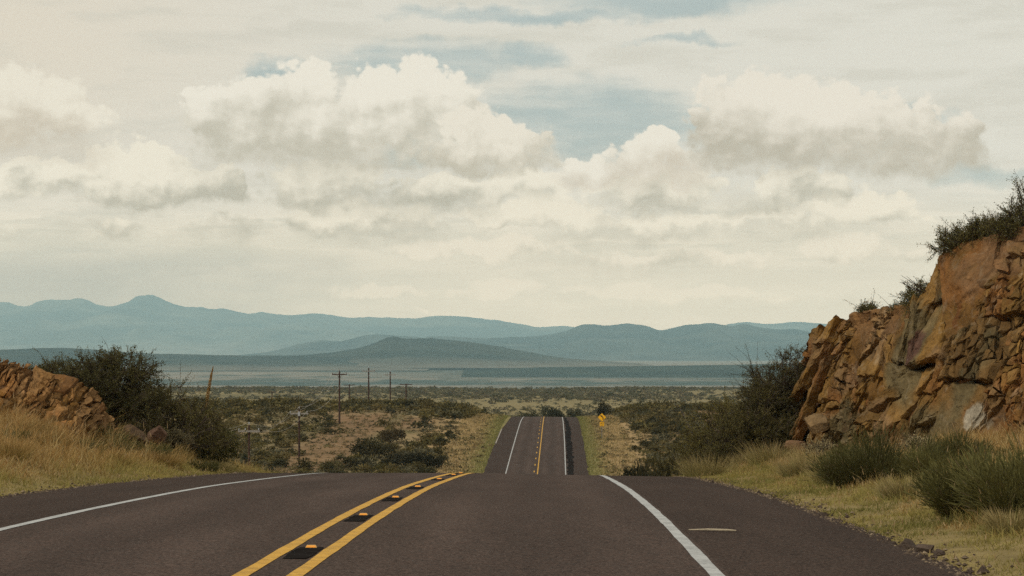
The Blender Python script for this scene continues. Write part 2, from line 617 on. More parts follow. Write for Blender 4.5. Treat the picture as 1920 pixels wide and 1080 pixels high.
def build_ground():
    ys = np.concatenate([np.arange(-40, 14, 3.0), np.arange(14, 110, 0.5), np.arange(110, 300, 4.0), np.arange(300, 620, 1.25),
                         np.arange(620, 1000, 10.0), np.geomspace(1000, 2500, 170), np.geomspace(2520, 6000, 40), np.geomspace(6050, 40500, 260)])
    # columns: dense about the road, reaching out to a third of the distance each side
    u = np.linspace(-1, 1, 481)
    uu = np.sign(u) * (0.25 * np.abs(u) + 0.75 * np.abs(u) ** 3)
    Yg, Ug = np.meshgrid(ys, uu, indexing='ij')
    half = 26 + 0.34 * np.maximum(Yg, 0)
    Xg = road_x(np.minimum(Yg, 900)) + Ug * half
    Zg = terrain(Xg, Yg)
    t = Xg - road_x(np.minimum(Yg, 900))
    edge = 0.22 + LANE + shoulder_w(Yg)
    s = np.abs(t) - edge
    # albedo of the soil and the plants that carpet it
    def c(r, g, b): return np.array([r, g, b])
    n = fbm(Xg * 0.2, Yg * 0.1, oct=4, seed=41)[..., None]
    nb = fbm(Xg * 0.045, Yg * 0.018, oct=3, seed=42)[..., None]
    straw, green, red, tan, olive = c(.22, .15, .07), c(.16, .145, .048), c(.18, .108, .055), c(.225, .17, .085), c(.085, .078, .034)
    base = straw + 0 * Xg[..., None]
    # valley soils
    v = sst(Yg, 90, 200)[..., None]
    soil = tan * (1 - sst(nb, -0.2, 0.5)) + red * sst(nb, -0.2, 0.5)
    soil = soil * (1 - 0.7 * sst(n, -0.25, 0.3)) + olive * 1.15 * 0.7 * sst(n, -0.25, 0.3)
    verge = straw * 1.15 + 0.15 * tan
    vv = (1 - sst(s, 8, 15))[..., None]
    base = base * (1 - v) + v * (soil * (1 - vv) + verge * vv)
    dirt = (sst(-t, 24, 27) * (1 - sst(-t, 33, 37)) * sst(Yg, 320, 345) * (1 - sst(Yg, 455, 470)) + sst(t, 25.5, 27) * (1 - sst(t, 31, 36)) * sst(Yg, 330, 345) * (1 - sst(Yg, 520, 545)))[..., None]
    base = base * (1 - dirt * 0.8) + red * dirt * 0.8
    gw = ((1 - sst(s, 0.7 + 0.5 * sst(Yg, 150, 300), 2.6 + 0.8 * sst(Yg, 150, 300) + 1.5 * n[..., 0])) * (0.5 + 0.5 * sst(Yg, 90, 200)))[..., None]
    base = base * (1 - gw * 0.85) + green * gw * 0.85
    # plains
    f = sst(Yg, 800, 1000)[..., None]
    band = fbm(Xg * 0.0022, Yg * 0.006, oct=3, seed=51)[..., None]
    plain = tan * np.array([0.88, 0.93, 0.85]) * (1 - sst(band, -0.25, 0.25) * 0.6) + olive * sst(band, -0.25, 0.25) * 0.6
    base = base * (1 - f) + plain * f
    ff = sst(Yg, 3000, 5000)[..., None]
    lb = fbm(Xg * 0.00016, np.log(np.maximum(Yg, 10)) * 16.0, oct=5, seed=61, gain=0.6)[..., None]
    fine = fbm(Xg * 0.012, np.log(np.maximum(Yg, 10)) * 60.0, oct=3, seed=63)[..., None]
    pale, dark = c(.21, .175, .13), c(.03, .048, .038)
    pyg = HY - F * Zg / np.maximum(Yg, 10)
    strip = (sst(pyg, 686, 689) * (1 - sst(pyg, 708, 712)) * sst(Xg / np.maximum(Yg, 10) + 0.05 * fine[..., 0], -0.14, 0.06))[..., None]
    thin = (sst(pyg, 694, 696) * (1 - sst(pyg, 698, 700)) * sst(Xg / np.maximum(Yg, 10), -0.08, -0.05))[..., None]
    low = sst(pyg, 704, 722)[..., None] * 0.6
    k = np.clip(sst(lb * 0.9 + fine * 0.75 + low * 0.5 + 0.05, -0.4, 0.65), 0, 1)
    k = np.maximum(k, np.maximum(strip, thin * 0.8) * 0.95)
    k = k * (1 - 0.75 * (1 - sst(pyg, 680, 690))[..., None])
    lowland = pale * (1 - k) + dark * k
    base = base * (1 - ff) + lowland * ff
    V3 = np.stack([Xg, Yg, Zg], -1).reshape(-1, 3)
    loops, counts = grid_loops(len(ys), len(u))
    me = mesh_from('ground', V3, loops, counts, np.clip(base.reshape(-1, 3), 0.01, 0.8), smooth=True)
    m, nt, b = material('desert_soil', 0.95, 0.1)
    P = position(nt)
    a = attr(nt)
    n1 = noise(P, 1.7, 8, 0.65, dim='3D')
    n2 = noise(P, 0.12, 6, 0.6, dim='3D')
    k = n1.step(0.2, 0.8, False) * 0.9 + 0.55
    k = k * (n2.step(0.2, 0.8, False) * 0.5 + 0.75)
    col = cscale(a, k)
    nt.links.new(col.s, b.inputs['Base Color'])
    bump(nt, b, n1, 0.6, 0.08)
    link('ground', me, m, kind='structure')


build_ground()


# ------------------------------------------------------------------ road and its markings
ROWS = np.concatenate([np.arange(-30, 16, 2.0), np.arange(16, 110, 0.5), np.arange(110, 320, 4.0), np.arange(320, 600, 1.5), np.arange(600, 760, 10)])


def strip_mesh(name, rows, t0f, t1f, lift, nc=2, thick=0.0, wob=None, col=None):
    rows = np.asarray(rows, float)
    lo = t0f(rows) if callable(t0f) else np.full_like(rows, t0f)
    hi = t1f(rows) if callable(t1f) else np.full_like(rows, t1f)
    if wob is not None:
        lo, hi = lo + wob(rows, 0), hi + wob(rows, 1)
    k = np.linspace(0, 1, nc)
    T = lo[:, None] * (1 - k) + hi[:, None] * k
    Yg = np.repeat(rows[:, None], nc, 1)
    Xg = road_x(Yg) + T
    Zg = road_z(Yg) + road_cross(T) + lift
    if thick:
        T2 = np.concatenate([T[:, :1] - 0.12, T, T[:, -1:] + 0.12], 1)
        Xg = road_x(np.repeat(rows[:, None], nc + 2, 1)) + T2
        Zg = np.concatenate([Zg[:, :1] - thick, Zg, Zg[:, -1:] - thick], 1)
        Yg = np.repeat(rows[:, None], nc + 2, 1)
    V3 = np.stack([Xg, Yg, Zg], -1).reshape(-1, 3)
    lp, ct = grid_loops(len(rows), Xg.shape[1])
    T3 = np.stack([(T2 if thick else T), Yg, 0 * Yg], -1).reshape(-1, 3)
    return mesh_from(name, V3, lp, ct, T3, smooth=True, cname='across')


def road_space(nt):
    """x = offset from the centre line is close enough to world X near the road"""
    return position(nt)


def asphalt_material(name, rgb, contrast=1.0, cracks=0.22):
    m, nt, b = material(name, 0.95, 0.06)
    P = road_space(nt)
    grit = noise(vmul(P, (1, 0.45, 1)), 30, 3, 0.75, dim='3D')
    grit2 = noise(P, 9, 5, 0.65, dim='3D')
    blotch = noise(vmul(P, (0.9, 0.10, 0.5)), 1.0, 6, 0.6, dim='3D')
    k = grit.step(0.32, 0.68, False) * 1.3 * contrast + (1.0 - 0.65 * contrast)
    k = k * (grit2.step(0.25, 0.75, False) * 0.5 + 0.75)
    k = k * (blotch.step(0.25, 0.75) * 0.34 + 0.83)
    # traffic has polished two pale paths in each lane and dripped oil between them
    sx = nt.nodes.new('ShaderNodeSeparateXYZ')
    nt.links.new(attr(nt, 'across').s, sx.inputs[0])
    t = V(sx.outputs[0], nt)._m('ABSOLUTE') + (noise(vmul(P, (0.2, 0.2, 0.2)), 1.0, 2, 0.5, dim='3D') - 0.5) * 0.25
    def track(c, w): return (1.0 - ((t - c) * (1.0 / w)).sq()).max(0.0)
    wear = (track(1.05, 0.42) + track(2.85, 0.42)) * (blotch * 0.9 + 0.3)
    oil = track(1.95, 0.30) * (blotch * 1.4)
    k = k * (wear * 0.17 + 1.0) * (1.0 - oil * 0.13)
    # hairline joints and faint cross cracks
    ck = voro(vec(V(sx.outputs[0], nt) * 0.35 + (grit2 - 0.5) * 0.25, V(sx.outputs[1], nt) * 0.06 + (blotch - 0.5) * 0.8, 0.0, nt), 1.0, 1, 0.5, '2D', 'DISTANCE_TO_EDGE')
    k = k * (1.0 - (1.0 - ck.step(0.0, 0.008)) * cracks)
    chips = voro(P, 24, 0, 0.5, '3D')
    stone = (0.20 - chips).step(0.0, 0.08)
    c = cscale(mixc(grit2.step(0.35, 0.65), tuple(x * 1.06 for x in rgb), (rgb[0] * 1.0, rgb[1] * 0.9, rgb[2] * 0.86), nt), k)
    c = mixc(stone * 0.6, c, tuple(min(1, x * 2.6) for x in rgb), nt)
    nt.links.new(c.s, b.inputs['Base Color'])
    bump(nt, b, grit, 0.6, 0.01)
    return m


M_LANE = asphalt_material('worn_asphalt', (0.055, 0.041, 0.034))
M_SHOULDER = asphalt_material('shoulder_asphalt', (0.042, 0.0305, 0.0245), 1.1)
M_TAR = flat_material('tar', (0.018, 0.016, 0.015), 0.95, 0.3, 3.0, spec=0.0)


def paint_material(name, rgb, wear=0.5):
    m, nt, b = material(name, 0.7, 0.3)
    P = position(nt)
    n = noise(P, 22, 5, 0.7, dim='3D')
    n2 = noise(P, 3.0, 5, 0.6, dim='3D')
    k = (n2 * 0.6 + n * 0.7).step(0.56, 0.80)
    c = mixc(k * wear, rgb, tuple(x * 0.34 for x in rgb), nt)
    nt.links.new(c.s, b.inputs['Base Color'])
    bump(nt, b, n, 0.4, 0.006)
    return m


M_WHITE = paint_material('white_paint', (0.40, 0.41, 0.40), 0.6)
M_YELLOW = paint_material('yellow_paint', (0.55, 0.30, 0.025), 0.6)

edge_r = lambda Y: 0.22 + LANE + shoulder_w(Y)
ragged = lambda Y, i: (0.16 * fbm(Y * 0.9, Y * 0 + 3 + 9 * i, oct=4, seed=71) + 0.08 * fbm(Y * 0.15, Y * 0 + 3 + 9 * i, oct=2, seed=72)) * (1 if True else 0)


def build_road():
    link('road', strip_mesh('road', ROWS, -0.22 - LANE - 0.11, 0.22 + LANE + 0.11, 0.0, 9), M_LANE, kind='structure')
    hold = lambda Y, i: ragged(Y, i)
    me = strip_mesh('road_shoulder', ROWS, 0.22 + LANE + 0.11, lambda Y: edge_r(Y) + ragged(Y, 1), 0.0, 5, 0.0)
    link('road_shoulder', me, M_SHOULDER, kind='structure')
    me = strip_mesh('road_shoulder', ROWS, lambda Y: -edge_r(Y) + ragged(Y, 2), -0.22 - LANE - 0.11, 0.0, 5, 0.0)
    link('road_shoulder', me, M_SHOULDER, kind='structure')
    tremble = lambda Y, i: 0.013 * fbm(Y * 1.1, Y * 0 + i, oct=3, seed=81)
    near = ROWS[ROWS < 120]
    w = 0.066
    link('edge_line', strip_mesh('edge_line', ROWS, 0.22 + LANE - w, 0.22 + LANE + w, 0.005, 2, wob=tremble), M_WHITE, kind='structure')
    link('edge_line', strip_mesh('edge_line', ROWS, -0.22 - LANE - w, -0.22 - LANE + w, 0.005, 2, wob=tremble), M_WHITE, kind='structure')
    link('centre_line', strip_mesh('centre_line', ROWS, 0.22 - w, 0.22 + w, 0.005, 2, wob=tremble), M_YELLOW, kind='structure')
    link('centre_line', strip_mesh('centre_line', ROWS[ROWS < 170], -0.22 - w, -0.22 + w, 0.005, 2, wob=tremble), M_YELLOW, kind='structure')
    # broken yellow line up the far slope: paint on the same carriageway, one marking
    vs, lp = [], []
    y = 176.0
    while y < 600:
        for k in range(2):
            for tt in (-0.22 - w, -0.22 + w):
                Y = y + k * 3.0
                vs.append((float(road_x(Y)) + tt, Y, float(road_z(Y)) + 0.006))
        b = len(vs) - 4
        lp.append((b, b + 1, b + 3, b + 2))
        y += 12.2
    link('broken_centre_line', mesh_from('broken_centre_line', np.array(vs), np.array(lp), np.full(len(lp), 4)), M_YELLOW, kind='structure')
    # dark tar repair along the far right shoulder
    rows = np.arange(322, 560, 0.6)
    wob = lambda Y, i: 0.28 * fbm(Y * 0.35, Y * 0 + 5 * i, oct=3, seed=91)
    tail = 1 - sst(rows, 470, 555) * 0.85
    me = strip_mesh('tar_patch', rows, lambda Y: 0.22 + LANE + 0.25, lambda Y: 0.22 + LANE + 0.25 + 0.85 * (1 - sst(Y, 440, 552) * 0.9), 0.004, 4, wob=wob)
    link('tar_patch', me, M_TAR, kind='structure')
    # pale concrete lip on the far left shoulder
    me = strip_mesh('shoulder_lip', np.arange(395, 440, 1.5), lambda Y: -edge_r(Y) + 0.05, lambda Y: -edge_r(Y) + 0.22, 0.012, 2)
    link('shoulder_lip', me, flat_material('pale_concrete', (0.26, 0.23, 0.19)), kind='structure')


build_road()


# ------------------------------------------------------------------ far ranges
def range_mesh(name, outline, Y0, base_px, front, back, seed, rough=1.0, foot_haze=0.0, cols=520, rows=46, col=((.07, .072, .055), (.15, .14, .10))):
    """outline: skyline as (column, row) angles of the photograph, turned into metres at distance Y0"""
    ox = np.array([p[0] for p in outline], float)
    oy = np.array([p[1] for p in outline], float)
    xs = np.linspace(ox[0], ox[-1], cols)
    H = pchip(ox, oy)(xs)
    H = np.minimum(H, base_px)
    zb = pz(base_px, Y0)
    top = pz(H, Y0) - zb
    X = px(xs, Y0)
    S = np.concatenate([np.linspace(-1, 0, rows), np.linspace(0, 1, rows // 2)[1:]])
    Sg, Xg = np.meshgrid(S, X, indexing='ij')
    Tg = np.repeat(top[None, :], len(S), 0)
    depth = np.where(Sg < 0, front, back)
    Yg = Y0 + Sg * depth
    prof = np.where(Sg < 0, (1 + Sg), 1 - Sg)
    prof = np.clip(prof, 0, 1) ** 1.35
    lam = front * 0.28
    g = 1 - np.abs(fbm(Xg / lam + 0.5 * fbm(Xg / lam, Yg / lam, oct=2, seed=seed + 3), Yg / (lam * 2.2), oct=5, seed=seed)) * 2
    z = Tg * prof
    z = z + rough * Tg.max() * 0.32 * g * np.clip(1 - prof, 0, 1) * np.clip(prof * 5, 0, 1) * np.clip(Tg / (Tg.max() * 0.3), 0, 1)
    crest = fbm(Xg / (lam * 0.16), Yg / lam, oct=5, seed=seed + 5, gain=0.6)
    z = z + rough * Tg.max() * 0.035 * crest * prof
    z = np.minimum(z, Tg * 0.2 + (Tg * (1 + 0.05 * crest)) * 0.8)
    Zg = zb - 12 + (z + 12) * 1.0
    n = fbm(Xg / (lam * 0.6), Yg / (lam * 0.6), oct=5, seed=seed + 9)
    k = sst(n + (g - 0.5) * 0.5, -0.3, 0.4)[..., None]
    c = np.array(col[0]) * (1 - k) + np.array(col[1]) * k
    haze_tint = ((1 - sst(z / Tg.max(), 0.02, 0.32 + 0.1 * n)) * foot_haze)[..., None]  # haze paling towards the foot of the slopes, painted into their colour
    c = c * (1 - haze_tint) + np.array((.24, .20, .15)) * haze_tint
    V3 = np.stack([Xg, Yg, Zg], -1).reshape(-1, 3)
    lp, ct = grid_loops(len(S), cols)
    me = mesh_from(name, V3, lp, ct, c.reshape(-1, 3), smooth=True)
    link(name, me, M_HILL, kind='structure')


M_HILL, _nt, _b = material('hillside', 0.95, 0.05)
_P = position(_nt)
_k = noise(_P, 0.004, 6, 0.7, dim='3D').step(0.3, 0.7, False) * 0.7 + 0.65
_nt.links.new(cscale(attr(_nt), _k).s, _b.inputs['Base Color'])


def build_ranges():
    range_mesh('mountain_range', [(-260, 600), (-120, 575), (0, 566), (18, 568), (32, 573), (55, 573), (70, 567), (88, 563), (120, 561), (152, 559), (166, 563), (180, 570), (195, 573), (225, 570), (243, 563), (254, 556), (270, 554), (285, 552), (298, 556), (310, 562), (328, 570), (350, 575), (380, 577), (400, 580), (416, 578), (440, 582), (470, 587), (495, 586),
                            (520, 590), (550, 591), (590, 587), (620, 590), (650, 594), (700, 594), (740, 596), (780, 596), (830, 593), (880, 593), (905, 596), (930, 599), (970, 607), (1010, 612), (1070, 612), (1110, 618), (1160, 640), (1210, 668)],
               34000, 674, 7000, 4500, 11, foot_haze=0.8)
    range_mesh('mountain_range', [(1300, 668), (1345, 618), (1365, 608), (1392, 604), (1430, 607), (1500, 605), (1560, 609), (1640, 612), (1760, 618), (1900, 640), (2100, 668)], 33000, 674, 6000, 4500, 23)
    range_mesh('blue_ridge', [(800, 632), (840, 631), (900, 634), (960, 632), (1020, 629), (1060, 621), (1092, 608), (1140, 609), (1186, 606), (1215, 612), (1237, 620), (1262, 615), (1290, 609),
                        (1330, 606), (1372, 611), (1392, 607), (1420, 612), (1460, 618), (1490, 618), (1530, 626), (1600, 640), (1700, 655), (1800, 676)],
               21000, 676, 3600, 4000, 37, 0.8, foot_haze=0.12, col=((.018, .028, .028), (.055, .062, .052)))
    range_mesh('blue_ridge', [(400, 671), (520, 656), (575, 642), (600, 638), (640, 639), (690, 628), (730, 628), (800, 634), (860, 640), (930, 655), (1000, 676)], 20500, 676, 2600, 3000, 41, 0.7, col=((.018, .028, .028), (.055, .062, .052)))
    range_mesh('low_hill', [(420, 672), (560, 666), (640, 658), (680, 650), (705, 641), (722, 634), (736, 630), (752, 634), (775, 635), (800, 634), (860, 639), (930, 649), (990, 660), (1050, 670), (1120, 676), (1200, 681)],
               11500, 684, 2000, 2200, 53, 0.55, foot_haze=0.45, col=((.008, .018, .016), (.026, .034, .026)))
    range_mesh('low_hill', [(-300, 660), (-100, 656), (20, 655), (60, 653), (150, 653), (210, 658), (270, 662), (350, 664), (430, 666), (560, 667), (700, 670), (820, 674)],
               10500, 690, 1300, 1600, 59, 0.4, foot_haze=0.45, col=((.008, .018, .016), (.026, .034, .026)))
    range_mesh('low_mesa', [(870, 694), (1000, 689), (1120, 687), (1300, 685), (1500, 681), (1700, 677), (2100, 676)], 8500, 706, 600, 1500, 67, 0.3, col=((.008, .018, .015), (.02, .03, .022)))


build_ranges()


def build_haze():
    b = MB()
    b.box((0, (HAZE_END - 300) / 2, HAZE_TOP / 2 - 60), (40000, HAZE_END + 300, HAZE_TOP + 120))
    m = bpy.data.materials.new('haze_air')
    m.use_nodes = True
    nt = m.node_tree
    nt.nodes.clear()
    pv = nt.nodes.new('ShaderNodeVolumePrincipled')
    pv.inputs['Color'].default_value = HAZE_COLOR
    pv.inputs['Density'].default_value = HAZE_DENSITY
    pv.inputs['Anisotropy'].default_value = 0.0
    o = nt.nodes.new('ShaderNodeOutputMaterial')
    nt.links.new(pv.outputs[0], o.inputs['Volume'])
    link('haze', b.mesh('haze'), m, kind='stuff')


build_haze()


# ------------------------------------------------------------------ rock faces of the road cutting
def voronoi_cells(P, seed, jitter=0.9):
    """distance to nearest and second nearest cell, with the nearest cell's id and centre"""
    I = np.floor(P).astype(np.int64)
    n = len(P)
    d1 = np.full(n, 9.0)
    d2 = np.full(n, 9.0)
    idc = np.zeros(n, np.int64)
    cen = np.zeros((n, 3))
    for a in (-1, 0, 1):
        for b in (-1, 0, 1):
            for c in (-1, 0, 1):
                ix, iy, iz = I[:, 0] + a, I[:, 1] + b, I[:, 2] + c
                h = [_hash(ix, iy, iz, seed + k * 101) / 4294967296.0 for k in range(3)]
                q = np.stack([ix + 0.5 + (h[0] - 0.5) * jitter, iy + 0.5 + (h[1] - 0.5) * jitter, iz + 0.5 + (h[2] - 0.5) * jitter], 1)
                d = np.sqrt(((P - q) ** 2).sum(1))
                new = d < d1
                d2 = np.where(new, d1, np.minimum(d2, d))
                hid = _hash(ix, iy, iz, seed + 777)
                idc = np.where(new, hid, idc)
                cen = np.where(new[:, None], q, cen)
                d1 = np.where(new, d, d1)
    return d1, d2, idc, cen


def idrand(i, k):
    return _hash(i, i >> 7, i >> 11, 50 + k) / 4294967296.0


def rock_face(name, rows, nu, nv, plateau, uv_dense, amp, label, cat, light_top, seed, paint, fine=1.0, block=1.0, recess=0.20, sizes=(0.36, 1.9), lip_pale=0.0):
    """rows: (base xyz, top xyz) along the cutting; the sheet climbs the face and runs back over the top"""
    B = np.array([r[0] for r in rows], float)
    T = np.array([r[1] for r in rows], float)
    par = np.concatenate([[0], np.cumsum(np.linalg.norm(np.diff(B, axis=0), axis=1))])
    fb = [pchip(par, B[:, k]) for k in range(3)]
    ft = [pchip(par, T[:, k]) for k in range(3)]
    dens = np.interp(np.linspace(0, 1, nu), *uv_dense) * par[-1]
    u = dens
    b = np.stack([f(u) for f in fb], 1)
    t = np.stack([f(u) for f in ft], 1)
    # outward direction in plan
    tan = np.gradient((b + t) / 2, axis=0)
    out = np.stack([tan[:, 1], -tan[:, 0], 0 * u], 1)
    out /= np.linalg.norm(out, axis=1)[:, None] + 1e-9
    mid = (b + t) / 2
    view = -mid / np.linalg.norm(mid, axis=1)[:, None]
    sgn = np.where((out * np.stack([-(mid[:, 0]), -(mid[:, 1]), 0 * u], 1)).sum(1) > 0, 1.0, -1.0)
    out = out * np.sign(np.median(sgn))
    nf = int(nv * 0.8)
    vf = np.linspace(-0.25, 1, nf)
    vp = np.linspace(0, 1, nv - nf + 1)[1:] ** 1.6
    P = np.zeros((nv, nu, 3))
    N = np.zeros((nv, nu, 3))
    for i, v in enumerate(vf):
        prof = v if v < 0 else v ** 1.25 * 0.85 + 0.15 * v ** 4   # steep low down, leaning back near the lip
        P[i] = b + (t - b) * np.array([1, 1, 0]) * (prof if v >= 0 else v * 0.6) + np.array([0, 0, 1]) * ((t - b)[:, 2:3] * v)
    back = -out.copy()
    for j, v in enumerate(vp):
        P[nf + j] = t + back * plateau * v
        P[nf + j, :, 2] += 0.35 * np.sin(min(v, 1) * 1.6) * (plateau / 10)
    P[:, :, 2] += 0.0
    # ledges along the face, strata lightly tilted
    Q = P.reshape(-1, 3)
    dPu = np.gradient(P, axis=1)
    dPv = np.gradient(P, axis=0)
    N = np.cross(dPu, dPv)
    N /= np.linalg.norm(N, axis=2)[:, :, None] + 1e-9
    outw = np.repeat(out[None], nv, 0)
    flip = ((N * (outw + np.array([0, 0, 0.8]))).sum(2) < 0)
    N[flip] *= -1
    # smooth the frame so that blocks move as wholes
    Nf = N.reshape(-1, 3)
    warp = np.stack([fbm(Q[:, 0], Q[:, 1], Q[:, 2], 3, seed + k) for k in range(3)], 1)
    # joints: steep leaning cracks cut by tilted bedding make the blocks
    A = np.repeat(u[None, :], nv, 0).reshape(-1)
    Zh = Q[:, 2]
    big_w = 0.55 * fbm(A * 0.35, Zh * 0.35, 0 * A, 2, seed + 61)
    def joints(sa, sz, lean, dip, s0, wob):
        J = (A - lean * Zh) / sa + wob * warp[:, 0] + big_w
        J = J + 0.30 * np.sin(J * 2.1 + 1.3 + seed)
        i = np.floor(J).astype(np.int64)
        ri = _hash(i, i * 0 + 3, i * 0, seed + s0) / 4294967296.0
        Bd = (Zh + dip * A) / (sz * (0.65 + 0.8 * ri)) + ri * 7.0 + wob * 0.8 * warp[:, 1]
        Bd = Bd + 0.28 * np.sin(Bd * 1.9 + ri * 9)
        j = np.floor(Bd).astype(np.int64)
        fj, fb = J - i, Bd - j
        h = _hash(i, j, i * 0 + 5, seed + s0)
        ej = np.minimum(fj, 1 - fj) * sa
        eb = np.minimum(fb, 1 - fb) * sz
        return h, fj - 0.5, fb - 0.5, ej, eb
    i1, fu, fv_, ej, eb = joints(1.35 * block, 1.25 * block, 0.75, 0.10, 0, 0.75)
    L = np.stack([Q[:, 0], Q[:, 1] * 0.6, Q[:, 2]], 1) * fine
    # broken stone between the joints: flat-faced lumps of many sizes
    W2 = L * np.array([1.9, 1.6, 1.7]) / block ** 0.5 + warp * 0.5
    e1, e2, i2, c2 = voronoi_cells(W2, seed + 5)
    off2 = W2 - c2
    W3 = L * 4.2 + warp * 0.9
    g1, g2, i3, c3 = voronoi_cells(W3, seed + 9)
    big = (idrand(i1, 1) - 0.5)
    tilt = fu * (idrand(i1, 2) - 0.5) * 1.3 + fv_ * (idrand(i1, 3) - 0.62) * 1.1
    sm = 0.55 * (idrand(i2, 1) - 0.5) + 1.5 * (off2 * (np.stack([idrand(i2, k) for k in (2, 3, 4)], 1) - 0.5)).sum(1)
    ti = ((W3 - c3) * (np.stack([idrand(i3, k) for k in (2, 3, 4)], 1) - 0.5)).sum(1)
    wj = 0.05 + 0.06 * idrand(i1, 8)
    on1 = sst(idrand(i1, 9), 0.30, 0.55)
    crack = np.maximum((1 - sst(ej, 0.01, wj)) * on1, (1 - sst(eb, 0.005, wj * 0.6)) * sst(idrand(i1, 10), 0.5, 0.75) * 0.8)
    crack_on = 1.0
    crack2 = (1 - sst(e2 - e1, 0.0, 0.07)) * sst(idrand(i2, 9), 0.3, 0.6)
    regular = 0.35 + 0.65 * sst(fbm(Q[:, 0] * 0.35, Q[:, 1] * 0.25, Q[:, 2] * 0.35, 2, seed + 31), -0.3, 0.3)
    rough = fbm(Q[:, 0] * 3.1, Q[:, 1] * 2.2, Q[:, 2] * 3.1, 5, seed + 41, 0.6)
    mid_ = fbm(Q[:, 0] * 0.8, Q[:, 1] * 0.5, Q[:, 2] * 0.8, 3, seed + 43)
    disp = amp * (0.55 * big + 0.95 * tilt + 0.42 * sm * (1.3 - 0.8 * regular) + 0.26 * ti * (1.25 - 0.8 * regular) + 0.50 * mid_ + 0.13 * rough)
    disp -= amp * (1.35 * crack + 0.30 * crack2 * (1.25 - regular))
    g_ = disp.reshape(nv, nu)
    for _ in range(3):
        p_ = np.pad(g_, 1, mode='edge')
        g_ = (p_[:-2, 1:-1] + p_[2:, 1:-1] + p_[1:-1, :-2] + p_[1:-1, 2:] + 4 * p_[1:-1, 1:-1]) / 8
    disp = g_.reshape(-1) + amp * 0.05 * rough
    vfull = np.concatenate([vf, 1 + vp])
    vv = np.repeat(vfull[:, None], nu, 1).reshape(-1)
    onface = 1 - 0.72 * sst(vv, 1.0, 1.12)
    Q2 = Q + Nf * (disp * onface * 0.45 - recess * (1 - sst(vv, 0.93, 1.03)))[:, None]
    # ---- mineral colours: each block its own stain, veins, a paler broken layer under the turf
    def c(r, g, b): return np.array([r, g, b], float)
    ochre, rust, brown, olive, pink, pale, plum = c(.26, .142, .038), c(.23, .10, .032), c(.15, .085, .030), c(.135, .105, .052), c(.29, .18, .10), c(.33, .27, .19), c(.10, .06, .052)
    r1, r2 = idrand(i1, 11)[:, None], idrand(i2, 12)[:, None]
    zone = fbm(Q[:, 0] * 0.5, Q[:, 1] * 0.28, Q[:, 2] * 0.35, 3, seed + 51)[:, None]
    zone2 = fbm(Q[:, 0] * 0.9, Q[:, 1] * 0.6, Q[:, 2] * 0.9, 4, seed + 53)[:, None]
    col = ochre * (1 - r1) + brown * r1
    col = np.where(r1 > 0.88, rust * 0.7 + col * 0.3, col)
    col = np.where((r1 < 0.05), plum * 0.5 + brown * 0.5, col)
    k = sst(zone + 0.25 * zone2, 0.10, 0.32)
    col = col * (1 - k * 0.8) + olive * k * 0.8
    k = sst(-zone + 0.5 * zone2, 0.22, 0.45)
    col = col * (1 - k * 0.6) + pink * 0.85 * k * 0.6
    r3 = idrand(i3, 4)[:, None]
    col = col * (0.80 + 0.4 * r2 * (1.2 - regular[:, None])) * (0.88 + 0.24 * r3)
    vein = sst(1 - np.abs(fbm(Q[:, 0] * 0.9, Q[:, 1] * 0.7, Q[:, 2] * 0.9, 4, seed + 57)) * 9, 0.55, 0.95)[:, None]
    col = col * (1 - vein * 0.35) + pale * vein * 0.35
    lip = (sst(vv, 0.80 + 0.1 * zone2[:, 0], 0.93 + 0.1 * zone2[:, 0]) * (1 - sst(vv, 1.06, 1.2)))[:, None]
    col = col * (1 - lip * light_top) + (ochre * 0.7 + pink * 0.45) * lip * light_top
    soil = sst(vv, 1.03, 1.2)[:, None]
    col = col * (1 - soil * 0.7) + c(.17, .115, .06) * soil * 0.7
    if paint is not None:
        col = paint(Q, col)
    col = np.clip(col * (0.86 + 0.42 * rough[:, None]), 0.012, 0.7)
    lp, ct = grid_loops(nv, nu)
    # ---- the face itself: joint-bounded blocks, split again and again along leaning cracks and tilted bedding
    r = np.random.default_rng(seed)
    Hm = float(np.median((t - b)[:, 2]))

    def S(a, s):
        A_ = np.clip(a / 0.62, 0, par[-1])
        v = s / Hm
        bb = np.stack([f(A_) for f in fb], -1)
        tt = np.stack([f(A_) for f in ft], -1)
        vc = np.maximum(v, 0)
        prof = np.where(v < 0, v * 0.6, vc ** 1.25 * 0.85 + 0.15 * vc ** 4)
        return bb + (tt - bb) * np.stack([prof, prof, v], -1)

    def frame(a, s):
        e = 0.15
        da = S(a + e, s) - S(a - e, s)
        ds = S(a, s + e) - S(a, s - e)
        n = np.cross(da, ds)
        n = n / (np.linalg.norm(n, axis=-1, keepdims=True) + 1e-9)
        c = S(a, s)
        flip = np.sign((n * (-c * np.array([1, 1, 0]) + np.array([0, 0, 25.0]))).sum(-1, keepdims=True))
        return c, n * flip

    blocks = []

    def clip(poly, p, d):
        nrm_ = np.array([-d[1], d[0]])
        sd = (poly - p) @ nrm_
        out_ = [[], []]
        for k in range(len(poly)):
            k2 = (k + 1) % len(poly)
            for side, sg in ((0, 1), (1, -1)):
                if sd[k] * sg >= 0:
                    out_[side].append(poly[k])
            if sd[k] * sd[k2] < 0:
                m_ = poly[k] + (poly[k2] - poly[k]) * (sd[k] / (sd[k] - sd[k2]))
                out_[0].append(m_)
                out_[1].append(m_)
        return [np.array(o_) for o_ in out_ if len(o_) >= 3]

